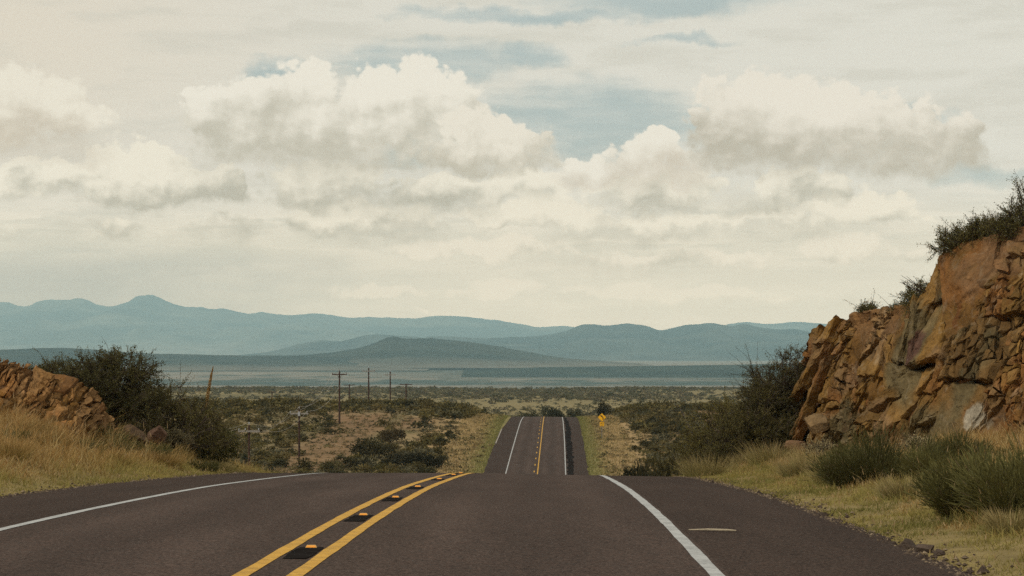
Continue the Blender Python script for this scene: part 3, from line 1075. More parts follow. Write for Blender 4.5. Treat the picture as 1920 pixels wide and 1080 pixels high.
    def split(poly, depth, off, tint):
        c_ = poly.mean(0)
        w_, h_ = np.ptp(poly[:, 0]), np.ptp(poly[:, 1])
        zn = 0.5 * math.sin(c_[0] * 0.83 + 1.7 * math.sin(c_[1] * 0.6 + seed) + seed) + 0.35 * math.sin(c_[1] * 1.3 - c_[0] * 0.45 + 2.0 * seed)
        lipz = float(sst(c_[1] / Hm, 0.82, 0.95))
        T_ = sizes[0] + (sizes[1] - sizes[0]) * float(sst(zn, -0.22, 0.42)) * (1 - 0.6 * lipz)
        T_ *= r.uniform(0.7, 1.35)
        if depth == 6:
            at_ = S(np.array([c_[0]]), np.array([c_[1]]))[0]
            sight = CX + F * at_[0] / at_[1]
            if sight > 2250 or sight < -350 or at_[1] > 90:
                T_ = 9.0
        if (max(w_, h_ * 0.8) < T_) or depth > 13:
            blocks.append((poly, off, tint, depth))
            return
        tall_cut = w_ * r.uniform(0.75, 1.3) > h_ * (0.72 + 1.2 * lipz)
        ang_ = math.radians(r.normal(72, 17) if tall_cut else r.normal(8, 19))
        p_ = c_ + (r.random(2) - 0.5) * np.array([w_, h_]) * 0.34
        for q_ in clip(poly, p_, np.array([math.cos(ang_), math.sin(ang_)])):
            k_ = 0.17 * block * (0.80 ** depth)
            split(q_, depth + 1, off + r.normal() * k_, tint + r.normal(size=3) * 0.10)

    a1 = par[-1] * 0.62
    k0 = 0.0
    while k0 < a1:
        k1 = min(a1, k0 + r.uniform(2.2, 3.4))
        split(np.array([[k0, -0.9], [k1, -0.9], [k1 + 0.3, Hm * 1.03], [k0 + 0.3, Hm * 1.03]]), 3, 0.0, r.normal(size=3) * 0.1)
        k0 = k1
    TR, BC = [], []
    for (poly, off, tint, depth) in blocks:
        c_ = poly.mean(0)
        size_ = math.sqrt(max(1e-4, np.ptp(poly[:, 0]) * np.ptp(poly[:, 1])))
        gap = r.uniform(0.006, 0.034) * (1.0 if r.random() < 0.72 else 2.4)
        ch = r.uniform(0.02, 0.085) * min(1.0, size_ / 0.7)
        def shrink(d_):
            l_ = np.linalg.norm(poly - c_, axis=1, keepdims=True)
            return c_ + (poly - c_) * np.clip(1 - d_ / (l_ + 1e-6), 0.25, 1)
        tx, ty = r.normal(size=2) * 0.17
        nn = frame(c_[0:1], c_[1:2])[1][0]
        def lift(pg, extra):
            d_ = np.clip(off, -0.34, 0.42) + tx * (pg[:, 0] - c_[0]) + ty * (pg[:, 1] - c_[1]) + extra
            return S(pg[:, 0], pg[:, 1]) + nn * d_[:, None]
        f_ = lift(shrink(gap + ch), r.normal(size=len(poly)) * 0.025)
        m_ = lift(shrink(gap), -ch * r.uniform(0.5, 1.6, len(poly)))
        k_ = lift(shrink(gap * 1.5), -0.30 - np.zeros(len(poly)))
        cen_ = f_.mean(0)
        n_ = len(poly)
        tri = []
        for i in range(n_):
            j = (i + 1) % n_
            tri += [(cen_, f_[i], f_[j]), (f_[i], m_[i], m_[j]), (f_[i], m_[j], f_[j]), (m_[i], k_[i], k_[j]), (m_[i], k_[j], m_[j])]
        TR.append(np.array(tri))
        BC.append(np.tile(np.concatenate([tint, [r.random(), r.random()]]), (len(tri), 1)))
    TR, BC = np.concatenate(TR), np.concatenate(BC)
    keep_y = (CX + F * TR[:, :, 0].mean(1) / TR[:, :, 1].mean(1) < 2350) & (CX + F * TR[:, :, 0].mean(1) / TR[:, :, 1].mean(1) > -450) & (TR[:, :, 1].mean(1) > 40)
    TR, BC = TR[keep_y], BC[keep_y]
    for _ in range(6):
        L_ = np.linalg.norm(TR - np.roll(TR, -1, axis=1), axis=2).max(1)
        big_ = L_ > 0.12
        if not big_.any():
            break
        Tb = TR[big_]
        m01, m12, m20 = (Tb[:, 0] + Tb[:, 1]) / 2, (Tb[:, 1] + Tb[:, 2]) / 2, (Tb[:, 2] + Tb[:, 0]) / 2
        new = np.concatenate([np.stack([Tb[:, 0], m01, m20], 1), np.stack([m01, Tb[:, 1], m12], 1), np.stack([m20, m12, Tb[:, 2]], 1), np.stack([m01, m12, m20], 1)])
        TR = np.concatenate([TR[~big_], new])
        BC = np.concatenate([BC[~big_], np.tile(BC[big_], (4, 1))])
    W_ = TR.reshape(-1, 3)
    dv = np.stack([fbm(W_[:, 0] * 1.1 + 9 * k, W_[:, 1] * 0.8, W_[:, 2] * 1.1, 2, seed + 81 + k) for k in range(3)], 1) * 0.11
    dv += np.stack([fbm(W_[:, 0] * 4.5 + 9 * k, W_[:, 1] * 3.5, W_[:, 2] * 4.5, 3, seed + 91 + k, 0.6) for k in range(3)], 1) * 0.075
    W2_ = W_ + dv * (1.0 if block > 0.9 else 1.15)
    bc = np.repeat(BC, 3, 0)
    zone = fbm(W_[:, 0] * 0.5, W_[:, 1] * 0.28, W_[:, 2] * 0.35, 3, seed + 51)[:, None]
    zone2 = fbm(W_[:, 0] * 0.9, W_[:, 1] * 0.6, W_[:, 2] * 0.9, 4, seed + 53)[:, None]
    stain = fbm(W_[:, 0] * 2.2, W_[:, 1] * 1.6, W_[:, 2] * 1.3, 4, seed + 55)[:, None]
    k = np.clip(0.42 + 1.1 * bc[:, 0:1] + 0.5 * stain, 0, 1)
    colb = ochre * (1 - k) + brown * k
    k = (sst(bc[:, 1] + 0.45 * stain[:, 0], 0.10, 0.42) * 0.75)[:, None]
    colb = colb * (1 - k) + rust * k
    k = sst(zone + 0.3 * zone2 + 0.25 * bc[:, 2:3], 0.06, 0.30) * (0.85 if block > 0.9 else 0.2)
    colb = colb * (1 - k) + olive * k
    k = sst(-zone + 0.5 * zone2 + 0.2 * bc[:, 2:3], 0.28, 0.5) * 0.5
    colb = colb * (1 - k) + pink * 0.8 * k
    vein = sst(1 - np.abs(fbm(W_[:, 0] * 0.9, W_[:, 1] * 0.7, W_[:, 2] * 0.9, 4, seed + 57)) * 10, 0.6, 0.95)[:, None]
    colb = colb * (1 - vein * 0.3) + pale * vein * 0.3
    colb = colb * np.array([0.95, 0.97, 0.95]) * (0.70 + 0.5 * bc[:, 3:4]) * (0.9 + 0.35 * stain)
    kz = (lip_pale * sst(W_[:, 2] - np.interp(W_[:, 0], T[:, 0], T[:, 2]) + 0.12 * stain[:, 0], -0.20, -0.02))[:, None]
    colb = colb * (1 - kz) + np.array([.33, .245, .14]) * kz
    if block < 0.9:
        colb = colb * np.array([1.22, 1.02, 0.82])
    if paint is not None:
        colb = paint(W_, colb)
    nq = len(Q2)
    verts = np.concatenate([Q2, W2_])
    loops = np.concatenate([np.asarray(lp).ravel(), np.arange(len(W2_)) + nq])
    counts = np.concatenate([ct, np.full(len(W2_) // 3, 3)])
    me = mesh_from(name, verts, loops, counts, np.concatenate([col * np.array([0.75, 0.7, 0.65]), np.clip(colb, 0.012, 0.7)]), smooth=False)
    return link(name, me, M_ROCK, label=label, cat=cat), (Q2.reshape(nv, nu, 3), nf)


M_ROCK, _nt, _b = material('weathered_rock', 0.92, 0.12)
_P = position(_nt)
_n1 = noise(_P, 5.5, 7, 0.68, dim='3D')
_n2 = noise(vmul(_P, (1, 0.8, 1.1)), 1.6, 6, 0.6, dim='3D')
_k = (_n1.step(0.25, 0.75, False) * 0.7 + 0.62) * (_n2.step(0.25, 0.75, False) * 0.5 + 0.76)
_c = cscale(attr(_nt), _k)
_nt.links.new(_c.s, _b.inputs['Base Color'])
_cr = voro(_P, 4.2, 2, 0.6, '3D', 'DISTANCE_TO_EDGE')
bump(_nt, _b, _n1 * 0.8 + _cr.step(0.0, 0.12) * 0.35, 0.8, 0.05)


def build_cliffs():
    rows = [((24, 96, -7.0), (24, 95, -2.2)), ((14, 92, -5.6), (15.5, 91, -1.6)), ((9.4, 87, -4.6), (11.4, 87, -0.75)), ((8.35, 81, -3.8), (9.5, 82, 0.30)),
            ((9.2, 75.5, -3.2), (10.1, 77.5, 1.08)), ((10.0, 70.5, -2.7), (10.9, 74, 1.2)), ((10.5, 68, -2.4), (11.2, 72.3, 1.40)), ((10.9, 66.4, -2.3), (11.6, 70.8, 2.45)),
            ((12.2, 63, -2.1), (13.2, 68, 2.95)), ((15, 56, -1.7), (16, 61, 3.6)), ((20, 47, -1.2), (21.5, 53, 4.2)), ((26, 38, -1.0), (28, 44, 4.4))]

    def paint(Q, col):
        p = CX + F * Q[:, 0] / Q[:, 1]
        r = HY - F * Q[:, 2] / Q[:, 1]
        def spot(a, b, rad):
            m = (p - a) ** 2 + (r - b) ** 2 + np.where(Q[:, 1] > 82, 1e6, 0)
            near = np.where(m < m.min() + 60)[0]
            at = Q[near[np.argmin(Q[near, 1])]]
            d = np.sqrt(((Q - at) ** 2 * np.array([1, 0.35, 1])).sum(1)) / rad
            return (1 - sst(d + 0.25 * fbm(Q[:, 0] * 2, Q[:, 1] * 2, Q[:, 2] * 2, 3, 5), 0.75, 1.0))[:, None]
        k = spot(1712, 648, 0.5)
        col = col * (1 - k) + np.array([.09, .048, .032]) * k
        k = spot(1822, 778, 0.42)
        col = col * (1 - k) + np.array([.31, .27, .20]) * k
        return col
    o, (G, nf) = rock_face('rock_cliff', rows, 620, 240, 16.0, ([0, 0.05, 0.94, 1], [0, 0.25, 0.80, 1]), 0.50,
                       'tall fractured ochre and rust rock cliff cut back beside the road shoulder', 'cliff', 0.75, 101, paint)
    rows = [((-30, 54, -1.6), (-30, 59, -0.1)), ((-19, 57, -1.9), (-19, 61.5, 0.05)), ((-14.2, 60.5, -2.0), (-14, 63.8, -0.12)), ((-12.6, 62, -2.1), (-12.4, 65, -0.36)), ((-11.5, 63, -2.2), (-11.3, 66, -0.62)),
            ((-10.75, 64, -2.3), (-10.65, 66.3, -0.80)), ((-10.15, 65.8, -2.4), (-10.35, 67.6, -1.6)), ((-9.8, 69, -3.0), (-10.3, 70.2, -2.25)), ((-9.7, 75, -3.6), (-10.4, 75.5, -2.9)), ((-10.5, 82, -4.2), (-12, 81, -3.0))]
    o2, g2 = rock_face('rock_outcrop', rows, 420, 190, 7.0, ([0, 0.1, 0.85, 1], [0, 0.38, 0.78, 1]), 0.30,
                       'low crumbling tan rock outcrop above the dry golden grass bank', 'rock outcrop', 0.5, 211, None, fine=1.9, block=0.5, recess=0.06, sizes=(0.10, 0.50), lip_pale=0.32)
    return G, nf, g2


CLIFF, CLIFF_NF, OUTCROP = build_cliffs()


def boulder_mesh(name, r, seed, rgb, squash=(1, 1, 0.75)):
    import bmesh
    bm = bmesh.new()
    bmesh.ops.create_icosphere(bm, subdivisions=4, radius=1.0)
    co = np.array([v.co[:] for v in bm.verts])
    rg = np.random.default_rng(seed)
    nrm = rg.normal(size=(15, 3))
    nrm /= np.linalg.norm(nrm, axis=1)[:, None]
    dd = rg.uniform(0.62, 1.0, 15)
    dots = co @ nrm.T
    cut = np.where(dots > 0.05, dd / np.maximum(dots, 0.05), 9.0)
    i1 = np.argmin(cut, axis=1).astype(np.int64) + seed * 31
    k = np.minimum(cut.min(1), 1.25) * (1 + 0.05 * fbm(co[:, 0] * 2.5 + seed, co[:, 1] * 2.5, co[:, 2] * 2.5, 4, seed))
    co2 = co * k[:, None] * np.array(squash) * r
    for v, p in zip(bm.verts, co2):
        v.co = p
    me = bpy.data.meshes.new(name)
    bm.to_mesh(me)
    bm.free()
    a = me.color_attributes.new('Col', 'FLOAT_COLOR', 'POINT')
    c = np.ones((len(co), 4), np.float32)
    c[:, :3] = np.array(rgb) * (0.75 + 0.5 * idrand(i1, 6))[:, None]
    a.data.foreach_set('color', c.ravel())
    return me


def boulder(pxx, pyy, Y, r, seed, rgb, label, squash=(1, 1, 0.75), rz=0.0):
    X, Z = px(pxx, Y), pz(pyy, Y)
    o = link('boulder', boulder_mesh('boulder', r, seed, rgb, squash), M_ROCK, label=label, cat='boulder', loc=(X, Y, Z))
    o.rotation_euler = (0.2 * seed % 0.5, 0.13 * seed % 0.4, rz)
    return o


def build_boulders():
    boulder(1478, 764, 83.5, 0.46, 3, (.15, .085, .055), 'rounded brown boulder under the mesquite at the cliff foot', (1.25, 1, 0.8))
    boulder(1531, 797, 77, 0.32, 5, (.19, .125, .06), 'squarish ochre boulder leaning against the foot of the cliff', (1.2, 1, 0.85))
    boulder(1503, 722, 83, 0.30, 7, (.19, .12, .06), 'small tan boulder perched among twigs at the cliff edge')
    boulder(1492, 838, 78, 0.26, 9, (.15, .085, .045), 'crumbly rust red boulder in the grass below the cliff', (1, 1, 1.0))
    boulder(250, 822, 68, 0.36, 11, (.11, .07, .04), 'dark reddish boulder behind the broom bush on the grassy bank', (1.1, 1, 0.9))
    boulder(298, 820, 70, 0.28, 13, (.12, .07, .045), 'rust brown boulder under the drooping shrub on the bank', (0.9, 1, 1.0))
    for (X, Y, r, s, l) in ((4.17, 28.0, 0.105, 21, 'pale topped stone, largest of the row along the pavement edge'), (4.25, 27.4, 0.085, 23, 'dark stone in the middle of the row along the pavement edge'),
                            (4.30, 26.8, 0.06, 25, 'small stone nearest the viewer in the row along the pavement edge'), (4.05, 28.3, 0.05, 27, 'flat little stone on the asphalt beside the largest edge stone')):
        o = link('stone', boulder_mesh('stone', r, s, (.075, .055, .042), (1.2, 1, 0.8)), M_ROCK, label=l, cat='stone',
                 loc=(X, Y, float(terrain(np.array([X]), np.array([Y]))[0]) + r * 0.45))
        o.rotation_euler = (0, 0, s)


build_boulders()


# ------------------------------------------------------------------ plants
class Foliage:
    """gathers thin stems and small leaves as one mesh each"""
    def __init__(s):
        s.lv, s.lc, s.nq = [], [], 0
        s.stems = MB()

    def leaves(s, P, D, L, W, col, r):
        """one narrow diamond leaf per row: base P, direction D, length L, width W"""
        n = len(P)
        side = np.cross(D, r.normal(size=(n, 3)))
        side /= np.linalg.norm(side, axis=1)[:, None] + 1e-9
        L = np.broadcast_to(L, n)[:, None]
        W = np.broadcast_to(W, n)[:, None]
        q = np.stack([P, P + D * L * 0.5 + side * W * 0.5, P + D * L, P + D * L * 0.5 - side * W * 0.5], 1)
        s.lv.append(q.reshape(-1, 3))
        s.lc.append(np.repeat(col, 4, 0))

    def blades(s, P, D, L, W, bend, col0, col1, r):
        """tapering curved blade: 5 corners"""
        n = len(P)
        side = np.cross(D, r.normal(size=(n, 3)) * 0.3 + np.array([0.0, 1.0, 0.0]))
        side /= np.linalg.norm(side, axis=1)[:, None] + 1e-9
        L = np.broadcast_to(L, n)[:, None]
        W = np.broadcast_to(W, n)[:, None]
        tip = P + D * L + bend
        mid = P + D * L * 0.55 + bend * 0.25
        s.bl.append(np.stack([P - side * W * 0.5, P + side * W * 0.5, mid + side * W * 0.4, mid - side * W * 0.4, tip], 1).reshape(-1, 3))
        s.bc.append(np.stack([col0, col0, (col0 + col1) / 2, (col0 + col1) / 2, col1], 1).reshape(-1, 3))

    bl = None

    def leaf_mesh(s, name):
        v = np.concatenate(s.lv)
        c = np.concatenate(s.lc)
        n = len(v) // 4
        return mesh_from(name, v, np.arange(4 * n), np.full(n, 4), c)

    def blade_mesh(s, name):
        v = np.concatenate(s.bl)
        c = np.concatenate(s.bc)
        n = len(v) // 5
        b = np.arange(n)[:, None] * 5
        q = np.concatenate([b + np.array([0, 1, 2, 3]), b + np.array([3, 2, 4])], 1)
        cnt = np.tile([4, 3], n)
        return mesh_from(name, v, q.ravel(), cnt, c)


def blades_only():
    f = Foliage()
    f.bl, f.bc = [], []
    return f


def unit(a):
    return a / (np.linalg.norm(a, axis=-1, keepdims=True) + 1e-9)


def mesquite(rx, ry, rz, seed, clumps=110, twigs=9, leaves=22, tones=((.030, .030, .013), (.072, .066, .028)), leaf=(0.06, 0.022), spiky=1.0, low=0.05, bare=0.12):
    """thorny multi-stemmed shrub: stems spread from the root to clumps through an uneven crown, each clump a spray of leafy twigs"""
    r = np.random.default_rng(seed)
    f = Foliage()
    lumps = r.uniform(-1, 1, (7, 3)) * np.array([0.75, 0.75, 0.55]) + np.array([0, 0, 0.5])
    pts = []
    while len(pts) < clumps:
        p = r.uniform(-1, 1, 3)
        p[2] = low + (1 - low) * (p[2] * 0.5 + 0.5)
        q = p.copy()
        rad = math.sqrt(q[0] ** 2 + q[1] ** 2 + (q[2] * 0.98) ** 2)
        lim = 0.78 + 0.24 * vnoise(np.array([q[0] * 2.2 + seed]), np.array([q[1] * 2.2]), np.array([q[2] * 2.2]), seed)[0]
        if rad > lim:
            continue
        if rad < 0.35 and r.random() < 0.7:
            continue
        near = min(np.linalg.norm(q - l) for l in lumps)
        if r.random() > math.exp(-(near / 0.62) ** 2) + 0.14:
            continue
        pts.append(q * np.array([rx, ry, rz]))
    pts = np.array(pts)
    # main stems
    nst = 7
    for k in range(nst):
        a = 2 * math.pi * k / nst + r.uniform(-.3, .3)
        e = np.array([math.cos(a) * rx * 0.5, math.sin(a) * ry * 0.5, rz * r.uniform(0.4, 0.7)])
        f.stems.tube([(0.12 * math.cos(a), 0.12 * math.sin(a), -0.2), e * np.array([.45, .45, .5]) + r.normal(size=3) * 0.05, e], [0.06, 0.04, 0.022], 5)
    for p in pts:
        b = p * np.array([0.35, 0.35, 0.30]) + r.normal(size=3) * 0.05
        m = (p + b) / 2 + np.array([0, 0, 0.06 * rz]) + r.normal(size=3) * 0.06
        f.stems.tube([b, m, p], [0.022, 0.015, 0.008], 3, cap=False)
        out = unit(p / np.array([rx, ry, rz]) * np.array([1, 1, 0.9]) + np.array([0, 0, 0.35]))
        tone = r.random() * 0.7
        for t in range(twigs):
            d = unit(out * 0.7 + r.normal(size=3) * 0.62)
            L = r.uniform(0.22, 0.48) * (0.75 + 0.25 * rz / 2) * (1.0 if r.random() > 0.08 else 1.55 * spiky)
            n = int(leaves * r.uniform(0.6, 1.2))
            if r.random() < bare:
                n = n // 5
            e = p + d * L + np.array([0, 0, -0.10 * L])
            f.stems.tube([p, p + d * L * 0.55 + r.normal(size=3) * 0.02, e], [0.007, 0.005, 0.003], 3, cap=False)
            u = r.uniform(0.15, 1.02, n)[:, None]
            P = p + (e - p) * u + r.normal(size=(n, 3)) * 0.022
            D = unit(d + r.normal(size=(n, 3)) * 0.9)
            k = np.clip(tone + r.normal(size=n) * 0.22 + 0.1, 0, 1)[:, None]
            col = (np.array(tones[0]) * (1 - k) + np.array(tones[1]) * k) * np.array([2.0, 1.95, 1.5])
            f.leaves(P, D, r.uniform(0.6, 1.2, n) * leaf[0], r.uniform(0.7, 1.2, n) * leaf[1], col, r)
    return f


def broom(rx, rz, seed, n=2600, tones=((.045, .055, .016), (.12, .125, .036)), w=0.016):
    """dense tuft of upright green rods fanning from one crown"""
    r = np.random.default_rng(seed)
    f = blades_only()
    heads = 22
    ha = r.uniform(0, 2 * math.pi, heads)
    hr = np.sqrt(r.uniform(0, 1, heads)) * 0.8
    hh = r.uniform(0.55, 1.0, heads) * (1 - 0.35 * hr)
    hl_a = r.uniform(0, 2 * math.pi, heads)
    i = r.integers(0, heads, n)
    c0 = np.stack([np.cos(ha[i]) * hr[i] * rx, np.sin(ha[i]) * hr[i] * rx, np.zeros(n)], 1)
    a = r.uniform(0, 2 * math.pi, n)
    q = np.abs(r.normal(size=n)) * 0.30
    D = unit(np.stack([np.cos(a) * q + np.cos(ha[i]) * hr[i] * 0.9, np.sin(a) * q + np.sin(ha[i]) * hr[i] * 0.9, np.ones(n)], 1) + r.normal(size=(n, 3)) * 0.24)
    start = r.uniform(0.0, 0.82, n)
    top = rz * hh[i] * r.uniform(0.8, 1.08, n)
    P = c0 + D * (start * top)[:, None] + r.normal(size=(n, 3)) * 0.03 * rx
    P[:, 2] = np.maximum(P[:, 2], -0.02)
    L = top * r.uniform(0.10, 0.24, n)
    bend = np.stack([np.cos(a), np.sin(a), -0.4 * np.ones(n)], 1) * (r.uniform(-.02, .07, n) * rz)[:, None]
    t = np.clip(r.random(n) * 0.5 + np.take(r.random(heads), i) * 0.35 + start * 0.35 - 0.1, 0, 1)[:, None]
    c = np.array(tones[0]) * (1 - t) + np.array(tones[1]) * t
    dead = (r.random(n) < 0.10 * (1 - start))[:, None]
    c = np.where(dead, np.array([.17, .13, .075]), c)
    f.blades(P, D, L, w * r.uniform(0.6, 1.2, n), bend, c * 0.85, c * 1.15, r)
    return f


def scrub_blob(seed, tones, n=420, rz=0.85, leaf=(0.26, 0.13), spread=1.0):
    """small desert shrub for the valley: hundreds of leaf sprays in an uneven low dome (unit radius)"""
    r = np.random.default_rng(seed)
    f = Foliage()
    nl = 8
    la = r.uniform(0, 2 * math.pi, nl)
    lr = r.uniform(0.15, 0.72, nl)
    lc = np.stack([np.cos(la) * lr, np.sin(la) * lr, r.uniform(0.25, 0.68, nl) * rz], 1)
    i = r.integers(0, nl, n)
    D = unit(r.normal(size=(n, 3)) + np.array([0, 0, 0.35]))
    rad = (0.20 + 0.20 * np.take(r.random(nl), i)) * r.uniform(0.35, 1.15, n)
    P = lc[i] + D * rad[:, None] * np.array([1.25, 1.25, 1.0])
    P[:, 2] = np.maximum(P[:, 2], 0.02)
    k = np.clip(np.take(r.random(nl), i) * 0.6 + r.normal(size=n) * 0.22 + 0.15, 0, 1)[:, None]
    col = np.array(tones[0]) * (1 - k) + np.array(tones[1]) * k
    f.leaves(P, unit(D + r.normal(size=(n, 3)) * 0.5), r.uniform(0.6, 1.3, n) * leaf[0], r.uniform(0.6, 1.3, n) * leaf[1], col, r)
    for a in range(nl):
        f.stems.tube([(0, 0, -0.1), lc[a] * 0.5, lc[a]], [0.03, 0.02, 0.01], 3, cap=False)
    return f


M_LEAF = leaf_material('shrub_leaf', 0.22, 0.3)
M_GRASS = leaf_material('grass_blade', 0.28, 0.0)
M_STEM = flat_material('dry_stem', (.055, .040, .028), 0.9, 0.35, 20)


def plant(name, cat, f, loc, label, group=None, rz=0.0, scale=1.0, blades=False):
    o = link(name, None, label=label, cat=cat, group=group, loc=loc)
    o.rotation_euler = (0, 0, rz)
    o.scale = (scale,) * 3 if not hasattr(scale, '__len__') else scale
    if blades:
        link('stalks', f.blade_mesh('stalks'), M_LEAF, parent=o)
    else:
        link('foliage', f.leaf_mesh('foliage'), M_LEAF, parent=o)
        if f.stems.v:
            link('branches', f.stems.mesh('branches'), M_STEM, parent=o)
    return o


def twin(o, loc, rz, scale, label, group=None):
    c = o.copy()
    COL.objects.link(c)
    c.location = loc
    c.rotation_euler = (0, 0, rz)
    c.scale = (scale,) * 3 if not hasattr(scale, '__len__') else scale
    c['label'] = label
    if group:
        c['group'] = group
    for ch in o.children:
        d = ch.copy()
        COL.objects.link(d)
        d.parent = c
    return c


def on(X, Y, dz=0.0):
    p = place(X, Y)
    return (p[0], p[1], p[2] + dz)


def clifftop(pxx):
    """a point of the cliff's lip below the photograph's column pxx"""
    lip = CLIFF[CLIFF_NF + 2]
    c = CX + F * lip[:, 0] / lip[:, 1]
    ok = np.where((c > 1400) & (c < 2300))[0]
    i = ok[np.argmin(np.abs(c[ok] - pxx))]
    return lip[i]


def hit(cx, row, y0=20.0, y1=130.0):
    """where the sight line through that column and row meets the ground"""
    Y = np.arange(y0, y1, 0.1)
    d = terrain(px(cx, Y), Y) - pz(row, Y)
    i = np.argmax(d >= 0) if (d >= 0).any() else int(np.argmax(d))
    return (float(px(cx, Y[i])), float(Y[i]), float(terrain(px(cx, Y[i:i + 1]), Y[i:i + 1])[0]) - 0.03)


def build_shrubs():
    # left bank
    big = mesquite(2.0, 1.6, 2.35, 1, 230, 10, 26)
    plant('mesquite', 'shrub', big, (px(205, 71), 71, pz(795, 71)), 'largest dark feathery shrub rising behind the tan outcrop', scale=(1, 1, 0.98))
    b2 = mesquite(1.9, 1.6, 2.0, 2, 170, 9, 22, tones=((.040, .036, .016), (.085, .074, .030)), spiky=1.4)
    plant('mesquite', 'shrub', b2, (px(325, 75), 75, pz(846, 75)), 'open olive shrub with bare arching twigs beside the tall flower stalk', scale=(1, 1, 1.02))
    b3 = mesquite(1.1, 1.0, 1.2, 3, 90, 8, 20)
    plant('mesquite', 'shrub', b3, (px(118, 72), 72, pz(745, 72)), 'low dark shrub on top of the tan outcrop, next to the largest shrub')
    plant('mesquite', 'shrub', mesquite(0.8, 0.7, 0.9, 4, 60, 8, 20), (px(70, 73), 73, pz(728, 73)), 'smallest dark shrub peeping over the outcrop at its far end', scale=0.8)
    plant('mesquite', 'shrub', mesquite(0.9, 0.9, 1.45, 5, 90, 9, 26, tones=((.04, .042, .016), (.085, .085, .03)), low=0.0), (px(382, 77), 77, pz(866, 77)), 'rounded dark green bush at the end of the bank above the white edge line')
    plant('mesquite', 'shrub', mesquite(0.9, 0.8, 0.6, 6, 60, 8, 22, tones=((.09, .08, .055), (.17, .15, .11))), (px(322, 72), 72, pz(834, 72)), 'grey dried bush among the golden grass of the bank', scale=0.62)
    # right side
    r1 = mesquite(2.5, 2.2, 3.0, 7, 330, 10, 28, tones=((.030, .029, .012), (.070, .060, .024)), low=0.0)
    plant('mesquite', 'shrub', r1, (px(1420, 81.5), 81.5, pz(888, 81.5)), 'biggest dark mesquite mass spreading at the foot of the cliff', scale=(0.98, 1, 0.95))
    r2 = mesquite(1.9, 1.6, 2.5, 8, 190, 9, 22, tones=((.034, .032, .015), (.062, .055, .025)), spiky=1.7, bare=0.3)
    plant('mesquite', 'shrub', r2, (px(1472, 82.2), 82.2, pz(785, 82.2)), 'twiggy dark shrub with bare thorny tips standing against the blue ridge', scale=(0.95, 1, 0.96))
    plant('mesquite', 'shrub', mesquite(2.2, 1.6, 2.3, 9, 210, 9, 24, tones=((.045, .042, .016), (.095, .082, .03)), low=0.0), (px(1362, 90), 90, pz(880, 90)), 'olive bush between the seed grass clump and the dark mesquite mass', scale=1.0)
    # clinging to the cliff top
    spots = [(1733, 4, 0.65, 0.75, 'wispy shrub hanging from the cliff where its lip steps up'), (1800, 6, 0.85, 0.8, 'dark leafy shrub growing along the cliff top'),
             (1842, 5, 0.7, 0.62, 'thorny shrub on the cliff top between two fuller ones'), (1912, 8, 1.0, 1.35, 'tallest shrub on the cliff top at its highest lip'), (1618, 3, 0.28, 0.26, 'tiny shrub alone on the lower cliff edge'),
             (1560, 3, 0.34, 0.32, 'small dry shrub at the far end of the cliff edge'), (1716, 3, 0.45, 0.5, 'drooping spiky shrub on the steep edge under the cliff lip'), (1683, 3, 0.22, 0.26, 'small straw coloured shrub in the notch of the cliff edge')]
    for i, (p, n, rr, hh, lab) in enumerate(spots):
        L = clifftop(p)
        f = mesquite(rr * 1.1, rr * 1.1, hh * 1.1, 30 + i, int(12 * n * (0.6 + rr)), 7, 17, tones=((.035, .036, .014), (.085, .075, .03)), spiky=1.35, bare=0.2, leaf=(0.055, 0.02))
        plant('cliff_shrub', 'shrub', f, (L[0] + 0.15, L[1] + 0.25, L[2] - 0.12), lab)
    # bare branch reaching out from the lip
    L = clifftop(1752)
    m = MB()
    r = np.random.default_rng(5)
    for k in range(5):
        d = np.array([-1.0 + 0.25 * r.normal(), 0.2 * r.normal(), 0.45 + 0.3 * r.normal()])
        p0 = np.array([0, 0, 0.0])
        p1, p2 = p0 + d * 0.35 + r.normal(size=3) * 0.04, p0 + d * r.uniform(0.6, 0.85) + np.array([0, 0, 0.05])
        m.tube([p0, p1, p2], [0.018, 0.011, 0.004], 4)
        for q in range(3):
            s0 = p1 + (p2 - p1) * r.uniform(0, 0.8)
            m.tube([s0, s0 + unit(d + r.normal(size=3) * 0.7) * r.uniform(0.12, 0.3)], [0.007, 0.003], 3)
    link('dead_branch', m.mesh('dead_branch'), M_STEM, label='bare dead branch sticking out into the sky from the cliff lip', cat='branch', loc=(L[0] - 0.1, L[1], L[2] + 0.1))
    # green broom on both verges
    g = ((.060, .060, .020), (.150, .138, .045))
    data = [(1655, 905, 58, 1.05, 1.3, 7000, 'large green broom bush in front of the middle of the cliff'), (1600, 880, 64, 0.5, 0.75, 2600, 'slim grey green broom bush at the far side of the large one'),
            (1760, 895, 56, 0.75, 0.8, 4200, 'medium green broom bush between the two large ones below the cliff'), (1822, 875, 58, 0.75, 0.95, 4200, 'broom bush below the pale patch of the cliff'),
            (1880, 955, 44, 1.05, 1.15, 8000, 'nearest and widest dark broom bush on the grass verge under the cliff'), (1945, 960, 40, 0.9, 1.35, 6500, 'tall broom bush cut off by the end of the verge next to the widest one'),
            (192, 838, 62, 0.42, 0.70, 3600, 'bright green broom bush below the outcrop on the golden bank'), (218, 850, 63, 0.32, 0.45, 1800, 'small dark broom bush leaning on the bright green one'),
            (270, 858, 67, 0.62, 0.55, 2600, 'yellowish broom bush in the middle of the golden bank'), (372, 880, 72, 0.5, 0.42, 2200, 'yellow green broom bush low at the end of the bank'),
            (155, 850, 58, 0.35, 0.45, 1500, 'pale green tuft half hidden in tall golden grass of the bank'), (10, 830, 58, 0.35, 0.5, 1200, 'dark green tuft at the foot of the outcrop in dry grass'),
            (1700, 900, 62, 0.5, 0.6, 1800, 'thin greyish broom bush right behind the medium one')]
